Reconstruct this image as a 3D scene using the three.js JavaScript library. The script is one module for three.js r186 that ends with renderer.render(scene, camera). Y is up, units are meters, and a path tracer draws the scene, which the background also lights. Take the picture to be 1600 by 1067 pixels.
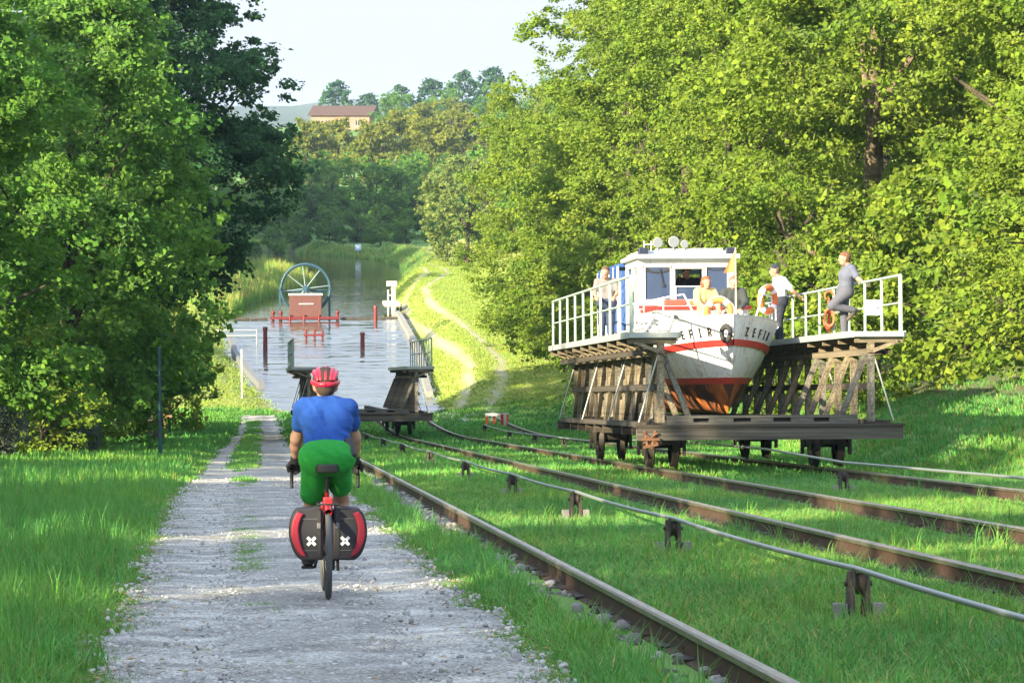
import * as THREE from 'three';
import { mergeGeometries } from 'three/addons/utils/BufferGeometryUtils.js';
import { RoundedBoxGeometry } from 'three/addons/geometries/RoundedBoxGeometry.js';
import { TextGeometry } from 'three/addons/geometries/TextGeometry.js';
import { FontLoader } from 'three/addons/loaders/FontLoader.js';

// ---------------------------------------------------------------- camera, sky, sun, exposure
const scene = new THREE.Scene();
const V = (x, y, z) => new THREE.Vector3(x, y, z);
const camera = new THREE.PerspectiveCamera(11.645, 1600 / 1067, 0.5, 7000);
camera.position.set(0, 1.57, 0);
{
  const yaw = Math.atan(415 / 5232), pitch = Math.atan(343.5 / 5232);
  camera.lookAt(Math.sin(yaw) * Math.cos(pitch), 1.57 - Math.sin(pitch), -Math.cos(yaw) * Math.cos(pitch));
}
const SUN_EL = 20 * Math.PI / 180, SUN_AZ = V(-0.74, 0, 0.67).normalize();
const SUN_DIR = V(SUN_AZ.x * Math.cos(SUN_EL), Math.sin(SUN_EL), SUN_AZ.z * Math.cos(SUN_EL));
const sun = new THREE.DirectionalLight(new THREE.Color().setRGB(1.0, 0.85, 0.56), 3.7);
sun.name = 'sun';
sun.position.copy(SUN_DIR).multiplyScalar(300).add(V(10, -8, -120));
sun.target.position.set(10, -8, -120);
sun.castShadow = true; sun.shadow.radius = 1.0;
sun.shadow.mapSize.set(4096, 4096);
Object.assign(sun.shadow.camera, { left: -260, right: 260, top: 260, bottom: -260, near: 1, far: 900 });
scene.add(sun, sun.target);
{ // clear late-afternoon sky: pale at the horizon, brighter and bluer overhead, broad warm sun-side glow added to fill the shade
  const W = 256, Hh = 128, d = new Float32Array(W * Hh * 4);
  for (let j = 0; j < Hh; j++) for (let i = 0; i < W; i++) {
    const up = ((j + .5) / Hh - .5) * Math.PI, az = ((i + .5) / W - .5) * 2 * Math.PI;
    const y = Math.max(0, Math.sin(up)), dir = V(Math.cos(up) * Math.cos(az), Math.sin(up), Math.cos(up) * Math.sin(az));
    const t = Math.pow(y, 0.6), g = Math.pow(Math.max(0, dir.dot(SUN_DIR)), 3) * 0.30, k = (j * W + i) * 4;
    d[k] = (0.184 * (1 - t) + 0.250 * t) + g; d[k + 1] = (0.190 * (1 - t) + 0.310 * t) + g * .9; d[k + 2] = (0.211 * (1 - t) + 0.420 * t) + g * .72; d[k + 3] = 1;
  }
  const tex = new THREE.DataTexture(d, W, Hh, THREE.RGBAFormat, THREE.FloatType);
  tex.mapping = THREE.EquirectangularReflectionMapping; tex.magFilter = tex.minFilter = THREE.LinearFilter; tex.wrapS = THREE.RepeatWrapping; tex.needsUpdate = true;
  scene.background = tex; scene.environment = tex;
}
const renderer = new THREE.WebGLRenderer({ antialias: true });
renderer.toneMapping = THREE.LinearToneMapping;
renderer.toneMappingExposure = 4.8;
renderer.shadowMap.enabled = true;
scene.fog = new THREE.FogExp2(new THREE.Color(0.50, 0.70, 1.0), 0.00013);

// ---------------------------------------------------------------- helpers
const rngOf = (a) => () => { a |= 0; a = a + 0x6D2B79F5 | 0; let t = Math.imul(a ^ a >>> 15, 1 | a); t = t + Math.imul(t ^ t >>> 7, 61 | t) ^ t; return ((t ^ t >>> 14) >>> 0) / 4294967296; };
const clamp = (x, a = 0, b = 1) => Math.min(b, Math.max(a, x)), lerp = (a, b, t) => a + (b - a) * t;
const sstep = (a, b, x) => { const t = clamp((x - a) / (b - a)); return t * t * (3 - 2 * t); };
const hash2 = (x, y) => { let h = Math.imul(x, 374761393) ^ Math.imul(y, 668265263); h = Math.imul(h ^ h >>> 13, 1274126177); return ((h ^ h >>> 16) >>> 0) / 4294967296; };
function vnoise(x, y, per = 0) {
  const ix = Math.floor(x), iy = Math.floor(y), fx = x - ix, fy = y - iy, u = fx * fx * (3 - 2 * fx), v = fy * fy * (3 - 2 * fy);
  const w = (n) => per ? ((n % per) + per) % per : n;
  return lerp(lerp(hash2(w(ix), w(iy)), hash2(w(ix + 1), w(iy)), u), lerp(hash2(w(ix), w(iy + 1)), hash2(w(ix + 1), w(iy + 1)), u), v);
}
const fbm = (x, y, o = 4, per = 0) => { let s = 0, a = .5, n = 0; for (let i = 0; i < o; i++) { s += a * vnoise(x, y, per); n += a; a *= .5; x *= 2; y *= 2; per *= 2; } return s / n; };
const curve = (pts) => (d) => { if (d <= pts[0][0]) return pts[0][1]; for (let i = 1; i < pts.length; i++) if (d <= pts[i][0]) { const [a, b] = [pts[i - 1], pts[i]], t = (d - a[0]) / (b[0] - a[0]); return lerp(a[1], b[1], t); } return pts[pts.length - 1][1]; };

const names = new Map();
const numbered = (n) => { const k = names.get(n) ?? 0; names.set(n, k + 1); return k ? n + '_' + String(k).padStart(3, '0') : n; };
function thing(name, label, category, pos = [0, 0, 0], turn = 0, group) {
  const o = new THREE.Group(); o.name = numbered(name); o.position.set(...pos); o.rotation.y = turn; o.userData = { label, category };
  if (group) o.userData.group = group; scene.add(o); return o;
}
const lit = (m) => { m.castShadow = m.receiveShadow = true; return m; };
function part(parent, name, geo, mat, label) { const m = lit(new THREE.Mesh(Array.isArray(geo) ? merge(geo) : geo, mat)); m.name = name; if (label) m.userData.label = label; parent.add(m); return m; }
function single(name, geo, mat, label, category, group) { const m = lit(new THREE.Mesh(Array.isArray(geo) ? merge(geo) : geo, mat)); m.name = numbered(name); m.userData = { label, category }; if (group) m.userData.group = group; scene.add(m); return m; }
function structure(name, geo, mat) { const m = lit(new THREE.Mesh(geo, mat)); m.name = name; m.userData = { kind: 'structure' }; scene.add(m); return m; }
function dup(o, label, pos, turn, scale) {
  const c = o.clone(); c.name = numbered(o.name.replace(/_\d{3}$/, '')); c.userData = { ...o.userData, label: label ?? o.userData.label };
  if (pos) c.position.set(...pos); if (turn !== undefined) c.rotation.y = turn; if (scale) c.scale.set(...scale); scene.add(c); return c;
}
function merge(list) {
  const keep = list.map((g) => { g = g.index ? g.toNonIndexed() : g; for (const k of Object.keys(g.attributes)) if (!['position', 'normal', 'uv'].includes(k)) g.deleteAttribute(k); if (!g.attributes.uv) g.setAttribute('uv', new THREE.BufferAttribute(new Float32Array(g.attributes.position.count * 2), 2)); if (!g.attributes.normal) g.computeVertexNormals(); return g; });
  return mergeGeometries(keep);
}
const mat = (r, g, b, roughness = .8, metalness = 0, more = {}) => new THREE.MeshStandardMaterial({ color: new THREE.Color().setRGB(r, g, b), roughness, metalness, ...more });
const phys = (r, g, b, more = {}) => new THREE.MeshPhysicalMaterial({ color: new THREE.Color().setRGB(r, g, b), ...more });
const box = (w, h, d, x = 0, y = 0, z = 0, rx = 0, ry = 0, rz = 0) => { const g = new THREE.BoxGeometry(w, h, d); if (rx) g.rotateX(rx); if (ry) g.rotateY(ry); if (rz) g.rotateZ(rz); return g.translate(x, y, z); };
const rbox = (w, h, d, r, x = 0, y = 0, z = 0) => new RoundedBoxGeometry(w, h, d, 2, r).translate(x, y, z);
function orient(g, a, b, up = V(0, 1, 0)) { // geometry along +y of unit length -> from a to b
  const dir = b.clone().sub(a), L = dir.length(); dir.normalize();
  let side = new THREE.Vector3().crossVectors(dir, up); if (side.lengthSq() < 1e-6) side.set(1, 0, 0); side.normalize();
  const other = new THREE.Vector3().crossVectors(side, dir);
  return g.applyMatrix4(new THREE.Matrix4().makeBasis(side, dir.multiplyScalar(L), other)).translate((a.x + b.x) / 2, (a.y + b.y) / 2, (a.z + b.z) / 2);
}
const toV = (p) => p.isVector3 ? p : V(...p);
const rod = (a, b, r, seg = 8, r2 = r) => { a = toV(a); b = toV(b); return orient(new THREE.CylinderGeometry(r2, r, 1, seg), a, b); };
const beam = (a, b, w, h, up) => orient(new THREE.BoxGeometry(w, 1, h), toV(a), toV(b), up);
function loftTube(pts, radii, seg = 7) { // tapered tube through points
  const P = [], N = [], I = [], n = pts.length;
  let prev = V(1, 0, .3);
  for (let i = 0; i < n; i++) {
    const d = pts[Math.min(n - 1, i + 1)].clone().sub(pts[Math.max(0, i - 1)]).normalize();
    const s = prev.clone().sub(d.clone().multiplyScalar(prev.dot(d))).normalize(), t = new THREE.Vector3().crossVectors(d, s); prev = s;
    for (let k = 0; k <= seg; k++) { const a = k / seg * Math.PI * 2, v = s.clone().multiplyScalar(Math.cos(a)).add(t.clone().multiplyScalar(Math.sin(a))); N.push(v.x, v.y, v.z); v.multiplyScalar(radii[i]).add(pts[i]); P.push(v.x, v.y, v.z); }
  }
  for (let i = 0; i < n - 1; i++) for (let k = 0; k < seg; k++) { const a = i * (seg + 1) + k, b = a + seg + 1; I.push(a, a + 1, b, b, a + 1, b + 1); }
  const g = new THREE.BufferGeometry(); g.setAttribute('position', new THREE.Float32BufferAttribute(P, 3)); g.setAttribute('normal', new THREE.Float32BufferAttribute(N, 3));
  const uv = []; for (let i = 0; i < n; i++) for (let k = 0; k <= seg; k++) uv.push(k / seg, i * .7); g.setAttribute('uv', new THREE.Float32BufferAttribute(uv, 2)); g.setIndex(I); return g;
}
function tex(size, fn, srgb = true, rep = true) {
  const [w, h] = Array.isArray(size) ? size : [size, size], d = new Uint8Array(w * h * 4);
  for (let y = 0; y < h; y++) for (let x = 0; x < w; x++) { const c = fn(x / w, y / h), k = (y * w + x) * 4, a = Array.isArray(c) ? c : [c, c, c]; for (let i = 0; i < 3; i++) d[k + i] = clamp(a[i]) * 255; d[k + 3] = 255; }
  const t = new THREE.DataTexture(d, w, h); t.magFilter = THREE.LinearFilter; t.minFilter = THREE.LinearMipmapLinearFilter; t.generateMipmaps = true; t.wrapS = t.wrapT = rep ? THREE.RepeatWrapping : THREE.ClampToEdgeWrapping;
  if (srgb) t.colorSpace = THREE.SRGBColorSpace; t.needsUpdate = true; return t;
}
const metricUV = (g, s = 1) => { // box-projected uv in metres
  const ng = g.index ? g.toNonIndexed() : g; ng.computeVertexNormals(); const p = ng.attributes.position, n = ng.attributes.normal, uv = new Float32Array(p.count * 2);
  for (let i = 0; i < p.count; i++) { const ax = Math.abs(n.getX(i)), ay = Math.abs(n.getY(i)), az = Math.abs(n.getZ(i)); const [u, v] = ay > ax && ay > az ? [p.getX(i), p.getZ(i)] : ax > az ? [p.getZ(i), p.getY(i)] : [p.getX(i), p.getY(i)]; uv[2 * i] = u * s; uv[2 * i + 1] = v * s; }
  ng.setAttribute('uv', new THREE.BufferAttribute(uv, 2)); return ng;
};

// ---------------------------------------------------------------- the lie of the land (D = metres ahead of the camera = -z)
const WATER = -12.45;
const slopeY = (D) => D < -36 ? 3 : D < 120 ? -D / 12 : D < 172 ? -10 - ((D - 120) / 12 - .00058 * (D - 120) ** 2) : -12.86;
const canalL = curve([[150, 3], [160, 2.2], [165, 1.7], [175, .7], [185, 0], [200, -.8], [220, -1.3], [240, -1.3], [255, -.6], [265, 1], [277, 4], [287, 5.4], [297, 4], [312, -8], [330, -30], [345, -60], [400, -200]]);
const canalR = curve([[150, 9], [160, 9.1], [175, 9.5], [203, 10.5], [240, 11], [250, 10.9], [285, 12.2], [300, 14], [314, 15], [326, 14.6], [342, 12.5], [352, 8], [363, 3], [376, -12], [400, -60], [430, -200]]);
const canalIn = (x, D) => D < 150 || D > 425 ? -9 : Math.min(x - canalL(D), canalR(D) - x, (D - 160.5) * .6 + .2);
function groundY(x, D) {
  const n = (fbm(x * .35 + 7, D * .35, 3) - .5) * .10 + (fbm(x * .05 + 3, D * .05 + 9, 2) - .5) * .25;
  const r = Math.max(0, x - 13.6), l = Math.max(0, -5.2 - x);
  let side = slopeY(D) + Math.min(r, 14) * .40 * sstep(0, 2.5, r) + Math.max(0, Math.min(r, 60) - 14) * .12 + Math.min(l, 40) * .10;
  const off = sstep(.4, 2.5, Math.max(x - 12.6, -1.6 - x));
  side += n * (off + .15);
  const canal = canalIn(x, D);
  const right = x > canalR(Math.min(D, 300));
  let valley = right ? -11.0 + Math.min(40, Math.max(0, x - 19)) * .30 : -11.75 + Math.min(50, Math.max(0, -7 - x)) * .22;
  valley += (right ? 0 : 1) * sstep(24, 46, -x) * 12 * sstep(268, 300, D) * (1 - sstep(345, 380, D)) * (canal > -6 ? sstep(-1, -6, canal) : 1);
  if (D > 335) { const k = sstep(335, 360, D); valley = lerp(valley, -11.6 + Math.min(40, Math.max(0, x - 40)) * .15, k); }
  valley += n * 1.2;
  if (D > 350) valley += (Math.min(D, 700) - 350) * .034 - Math.max(0, Math.min(D, 1100) - 760) * .02;
  if (D > 1500) valley += sstep(1600, 3000, D) * (21 + 10 * (fbm(x * .0012 + 5, 3.3, 3) - .5) * 2);
  let h = lerp(side, valley, sstep(148, 177, D));
  if (canal > -2.6) { const t = sstep(-2.6, 0, canal); h = Math.min(h, lerp(h, WATER - .06, t)); if (canal > 0) h = Math.min(h, WATER - .06 - Math.min(canal * .6, 1.3)); }
  return h;
}
// gravel path edges
const pathL = curve([[-20, -.9], [18, -.95], [40, -1.15], [80, -1.3], [112, -1.0], [135, -.6], [152, -.35], [170, 0]]);
const pathR = curve([[-20, 1.8], [18, 1.77], [45, 1.7], [90, 1.62], [112, 1.6], [150, 1.5], [170, 1.4]]);
const pathEdge = (D, s) => (s < 0 ? pathL(D) : pathR(D)) + (fbm(D * .9 + s * 40, 2.2, 3) - .5) * .38 + (vnoise(D * 3.1, s * 9) - .5) * .10;
const onPath = (x, D) => D < 157 && x > pathEdge(D, -1) && x < pathEdge(D, 1);

// two-track lane on the far bank: centre x for D
const laneX = curve([[146, 8.8], [156, 10.4], [168, 12.0], [178, 12.7], [200, 12.6], [215, 12.4], [236, 12.2], [252, 12.6], [264, 14], [276, 15.7], [288, 16.0], [300, 14.8]]);

// ---------------------------------------------------------------- surfaces
const noiseA = tex(512, (u, v) => { const n = fbm(u * 16, v * 16, 5, 16); return .5 + (n - .5) * 1.5; }, false);
const gravelCol = tex(1024, (u, v) => {
  const x = u * 220, y = v * 220, ix = Math.floor(x), iy = Math.floor(y); let best = 9, id = 0;
  for (let a = -1; a < 2; a++) for (let b = -1; b < 2; b++) { const cx = ((ix + a) % 220 + 220) % 220, cy = ((iy + b) % 220 + 220) % 220, px = ix + a + hash2(cx, cy), py = iy + b + hash2(cy + 500, cx), d = (px - x) ** 2 + (py - y) ** 2; if (d < best) { best = d; id = hash2(cx + 31, cy + 77); } }
  const f = fbm(u * 10, v * 10, 4, 10), s = .60 + id * .34 - Math.sqrt(best) * .24 + (f - .5) * .42;
  return [s * .995, s * .99, s * .965];
});
const gravelBump = tex(1024, (u, v) => { const a = fbm(u * 160, v * 160, 3, 160), b = fbm(u * 24, v * 24, 3, 24); return .5 * a + .5 * b; }, false);
const woodCol = tex([512, 256], (u, v) => { const g = fbm(u * 4, v * 64, 4), k = fbm(u * 3 + 9, v * 6, 3); const s = .42 + g * .55 + (k - .5) * .45; return [s * 1.02, s, s * .95]; });
const woodBump = tex([512, 256], (u, v) => fbm(u * 4, v * 64, 3), false);
const rustCol = tex(512, (u, v) => { const a = fbm(u * 8, v * 5, 5), b = fbm(u * 30 + 4, v * 9, 3), t = sstep(.42, .62, a); return [lerp(.30, .66, t) * (.7 + b * .6), lerp(.17, .36, t) * (.7 + b * .6), lerp(.10, .12, t) * (.7 + b * .6)]; });
const paintCol = tex(512, (u, v) => { const a = fbm(u * 6, v * 6, 5), st = fbm(u * 60, v * 3, 3); const s = .93 + (a - .5) * .12 - sstep(.66, .8, st) * .10; return [s, s * .995, s * .975]; });
const hullCol = tex(1024, (u, v) => { const a = fbm(u * 7, v * 7, 5), st = fbm(u * 90, v * 2.2, 4), b = fbm(u * 34 + 7, v * 26, 4), run = sstep(.60, .74, st) * sstep(.35, .6, fbm(u * 5 + 3, v * 3, 3)), sc = sstep(.64, .72, b); const s = .96 + (a - .5) * .12 - run * .20 - sc * .07; return [s, s - run * .05 - sc * .03, s - run * .12 - sc * .06]; });
const steelCol = tex(256, (u, v) => { const a = fbm(u * 10, v * 10, 5); const s = .7 + a * .5; return [s, s * .96, s * .9]; });
for (const t of [woodCol, woodBump]) t.repeat.set(1, 1);

const M = {};
M.ground = new THREE.MeshStandardMaterial({ vertexColors: true, roughness: 1, bumpMap: noiseA, bumpScale: .03 });
M.gravel = new THREE.MeshStandardMaterial({ vertexColors: true, map: gravelCol, roughness: .95, bumpMap: gravelBump, bumpScale: .018 });
M.timber = mat(.36, .31, .24, .9, 0, { map: woodCol, bumpMap: woodBump, bumpScale: .006 });
M.timberGrey = mat(.25, .245, .235, .9, 0, { map: woodCol, bumpMap: woodBump, bumpScale: .006 });
M.timberEnd = mat(.155, .145, .135, .9, 0, { map: woodCol, bumpMap: woodBump, bumpScale: .006 });
M.timberDark = mat(.11, .095, .085, .9, 0, { map: woodCol, bumpMap: woodBump, bumpScale: .006 });
M.darkSteel = mat(.05, .045, .042, .65, .35, { map: steelCol });
M.rail = mat(.30, .285, .275, .38, .75, { map: steelCol });
M.railWeb = mat(.062, .036, .027, .85, .2, { map: steelCol });
M.mint = mat(.38, .48, .46, .5, .1, { map: paintCol });
M.greySteel = mat(.42, .46, .47, .55, .15, { map: paintCol });
M.whitePaint = mat(.70, .71, .71, .42, 0, { map: paintCol });
M.hullWhite = mat(.78, .79, .79, .45, 0, { map: hullCol });
M.redPaint = mat(.56, .035, .03, .45, 0, { map: paintCol });
M.rustHull = mat(.85, .85, .85, .8, 0, { map: rustCol });
M.black = mat(.022, .022, .024, .6);
M.rubber = mat(.03, .03, .032, .8);
M.concrete = mat(.30, .295, .285, .9, 0, { map: paintCol, bumpMap: noiseA, bumpScale: .01 });
M.cable = mat(.28, .31, .30, .45, .6);
M.white = mat(.82, .82, .82, .6);
M.redSteel = mat(.17, .022, .026, .5, .1, { map: paintCol });
M.blueSteel = mat(.035, .10, .16, .5, .2, { map: paintCol });
M.bark = mat(.11, .092, .075, .95, 0, { map: woodCol, bumpMap: woodBump, bumpScale: .02 });
M.barkPale = mat(.27, .215, .165, .95, 0, { map: woodCol, bumpMap: woodBump, bumpScale: .03 });
const leafMat = (r, g, b, t = .42) => phys(r, g, b, { vertexColors: true, roughness: 1, transmission: t, thickness: 0, ior: 1.35, specularIntensity: .35 });

// ---------------------------------------------------------------- ground sheet
{
  const xs = [], ds = [];
  for (let x = -16; x <= 26.01; x += .42) xs.push(x);
  for (let s = 1, x = 26.4; x < 3500; s *= 1.13, x += .6 * s) xs.push(x);
  for (let s = 1, x = -16.6; x > -3500; s *= 1.13, x -= .6 * s) xs.unshift(x);
  for (let d = -70; d < 10; d += 4) ds.push(d);
  for (let d = 10; d < 60; d += .55) ds.push(d);
  for (let d = 60; d < 310; d += 1.0) ds.push(d);
  for (let s = 1, d = 311; d < 4300; s *= 1.05, d += 1.5 * s) ds.push(d);
  const P = [], C = [], U = [], I = [], c = new THREE.Color();
  for (const d of ds) for (const x of xs) {
    const y = groundY(x, d); P.push(x, y, -d); U.push(x / 4, d / 4);
    const n = fbm(x * .5, d * .5, 4), m = fbm(x * .06 + 50, d * .06, 3);
    let g = [lerp(.075, .13, n), lerp(.180, .24, n), lerp(.028, .042, n)];
    const bank = sstep(150, 168, d) * (1 - sstep(330, 345, d));      // mown, sun-bleached grass of the canal banks
    const dry = [lerp(.21, .29, n), lerp(.25, .30, n), lerp(.04, .055, n)];
    g = g.map((v, i) => lerp(v, dry[i], bank * .85));
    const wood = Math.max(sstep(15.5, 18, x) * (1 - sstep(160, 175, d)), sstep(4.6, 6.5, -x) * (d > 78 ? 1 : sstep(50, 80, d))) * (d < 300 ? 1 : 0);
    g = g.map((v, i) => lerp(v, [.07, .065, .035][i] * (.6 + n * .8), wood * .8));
    const lx = x - laneX(d), inLane = d > 147 && d < 300 ? Math.max(sstep(.30, .10, Math.abs(Math.abs(lx) - .8)), sstep(.8, .3, Math.hypot(lx, (d - 147) * .5) - .6)) * sstep(.25, .5, n + .12) : 0;
    g = g.map((v, i) => lerp(v, [.34, .31, .25][i], inLane * .7));
    const cross = Math.max(0, sstep(150.5, 152, d) * (1 - sstep(155, 156.5, d))) * (x > -1.5 && x < 12 ? 1 : 0) * sstep(.35, .55, n);
    g = g.map((v, i) => lerp(v, [.40, .38, .35][i], cross * .8));
    if (canalIn(x, d) > -.35) g = [.06, .055, .035];
    if (d > 700) { const k = sstep(700, 1500, d); g = g.map((v, i) => lerp(v, [.045, .07, .035][i] * (.7 + m * .6), k)); }
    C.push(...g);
  }
  const w = xs.length; for (let j = 0; j < ds.length - 1; j++) for (let i = 0; i < w - 1; i++) { const a = j * w + i, b = a + w; I.push(a, a + 1, b, b, a + 1, b + 1); }
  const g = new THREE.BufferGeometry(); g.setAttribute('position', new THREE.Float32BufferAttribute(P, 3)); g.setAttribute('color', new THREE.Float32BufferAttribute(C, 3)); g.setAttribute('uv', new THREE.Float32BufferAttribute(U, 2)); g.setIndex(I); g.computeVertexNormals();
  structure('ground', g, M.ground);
}
{ // gravel path, a thin crowned sheet with a ragged edge
  const P = [], U = [], C = [], I = [], rows = []; for (let d = -15; d < 60; d += .22) rows.push(d); for (let d = 60; d < 157; d += .5) rows.push(d);
  const nc = 22;
  for (const d of rows) { const a = pathEdge(d, -1), b = pathEdge(d, 1);
    for (let i = 0; i <= nc; i++) { const t = i / nc, x = lerp(a, b, t), e = Math.min(t, 1 - t);
      const rut = Math.exp(-(((t - .24) / .11) ** 2)) + Math.exp(-(((t - .76) / .11) ** 2));
      P.push(x, groundY(x, d) + (e < .01 ? -.025 : .03 + .025 * sstep(0, .15, e) - .022 * rut + (fbm(x * 2.5, d * 2.5, 3) - .5) * .03), -d); U.push(x / 4, d / 4);
      const n = fbm(x * 1.3 + 20, d * .8, 4), k = lerp(.60, .80, n) * (.93 + .12 * rut - .10 * (1 - rut) * vnoise(x * 6, d * 4));
      const dirt = sstep(.50, .72, fbm(x * 1.1 + 70, d * .45, 4)) * .45;
      C.push(lerp(k * .99, .56, dirt), lerp(k * .985, .53, dirt), lerp(k * .96, .47, dirt)); } }
  for (let j = 0; j < rows.length - 1; j++) for (let i = 0; i < nc; i++) { const a = j * (nc + 1) + i, b = a + nc + 1; I.push(a, a + 1, b, b, a + 1, b + 1); }
  const g = new THREE.BufferGeometry(); g.setAttribute('position', new THREE.Float32BufferAttribute(P, 3)); g.setAttribute('uv', new THREE.Float32BufferAttribute(U, 2)); g.setAttribute('color', new THREE.Float32BufferAttribute(C, 3)); g.setIndex(I); g.computeVertexNormals();
  structure('gravel_path', g, M.gravel);
}
{ // canal water: ruffled inside the boom, calm beyond it
  const ripple = tex(1024, (u, v) => { const a = fbm(u * 20 + fbm(u * 6, v * 6, 2, 6) * 2, v * 34, 4, 0), b = fbm(u * 9, v * 15, 3); return clamp(.5 + (a - .5) * 1.1 + (b - .5) * .8); }, false);
  ripple.wrapS = ripple.wrapT = THREE.MirroredRepeatWrapping;
  const sheet = (x0, x1, d0, d1, s) => { const g = new THREE.PlaneGeometry(x1 - x0, d1 - d0).rotateX(-Math.PI / 2).translate((x0 + x1) / 2, WATER, -(d0 + d1) / 2), p = g.attributes.position, uv = g.attributes.uv; for (let i = 0; i < p.count; i++) uv.setXY(i, p.getX(i) / s, p.getZ(i) / s); return g; };
  const nx = 80, nz = 760, wg = new THREE.PlaneGeometry(22, 82, nx, nz).rotateX(-Math.PI / 2).translate(5, WATER, -197), wp = wg.attributes.position;
  for (let i = 0; i < wp.count; i++) { const x = wp.getX(i), z = wp.getZ(i), calm = .35 + .65 * sstep(.36, .56, fbm(x * .12 + 4, z * .05 + 60, 3)); wp.setY(i, WATER + calm * ((fbm(x * .55 + 30, z * 1.5 + 400, 3) - .5) * .085 + (fbm(x * .22 + 9, z * .6 + 300, 2) - .5) * .10)); }
  wg.computeVertexNormals(); structure('canal_water', wg, mat(.045, .07, .055, .04));
  structure('canal_water_beyond', sheet(-210, 22, 238, 432, 14), mat(.07, .075, .03, .05, 0, { bumpMap: ripple, bumpScale: .012 }));
}

// ---------------------------------------------------------------- rails of the two inclined tracks
const railX = [2.62, 5.89, 8.07, 11.34], trackX = [4.26, 9.74];
const trackY = (D) => slopeY(D);
function railGeo(x, d0, d1, prof, step = 2) { // extrude a closed profile [[x,y]..] along the slope
  const P = [], U = [], I = [], n = prof.length; let rows = 0;
  for (let d = d0; d <= d1 + .01; d += step) { const y = trackY(d); for (let i = 0; i <= n; i++) { const [a, b] = prof[i % n]; P.push(x + a, y + b, -d); U.push(d * .5, i / n); } rows++; }
  for (let j = 0; j < rows - 1; j++) for (let i = 0; i < n; i++) { const a = j * (n + 1) + i, b = a + n + 1; I.push(a, b, a + 1, b, b + 1, a + 1); }
  const g = new THREE.BufferGeometry(); g.setAttribute('position', new THREE.Float32BufferAttribute(P, 3)); g.setAttribute('uv', new THREE.Float32BufferAttribute(U, 2)); g.setIndex(I); const h = g.toNonIndexed(); h.computeVertexNormals(); return h;
}
const railLabels = ['rusty rail nearest the gravel path with bare stones along it', 'right-hand rail of the track beside the path, empty carriage standing on it far down', 'left-hand rail under the carriage that holds the boat', 'right-hand rail under the boat carriage, nearest the wooded bank'];
railX.forEach((x, k) => {
  const t = thing('railway_rail', railLabels[k], 'rail', [0, 0, 0], 0, 'rails of the two inclined tracks');
  part(t, 'rail_head', railGeo(x, 8, 166, [[-.038, .15], [-.038, .182], [-.026, .196], [.026, .196], [.038, .182], [.038, .15]], 1), M.rail);
  part(t, 'rail_web', railGeo(x, 8, 166, [[-.075, .0], [-.075, .02], [-.018, .036], [-.018, .1505], [.018, .1505], [.018, .036], [.075, .02], [.075, 0]], 1), M.railWeb);
  const r = rngOf(91 + k);
  const end = k < 2 ? 66 : 40;
  for (let d = 17.2; d < end; d += 1.05) part(t, 'rail_clamp', box(.20, .05, .09, x, trackY(d) + .022, -d, .083), r() < .4 ? M.railWeb : M.darkSteel);
  for (let d = 20; d < end; d += 7.5) part(t, 'fishplate', box(.05, .07, .5, x, trackY(d) + .085, -d, .083), M.railWeb);
});
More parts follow.
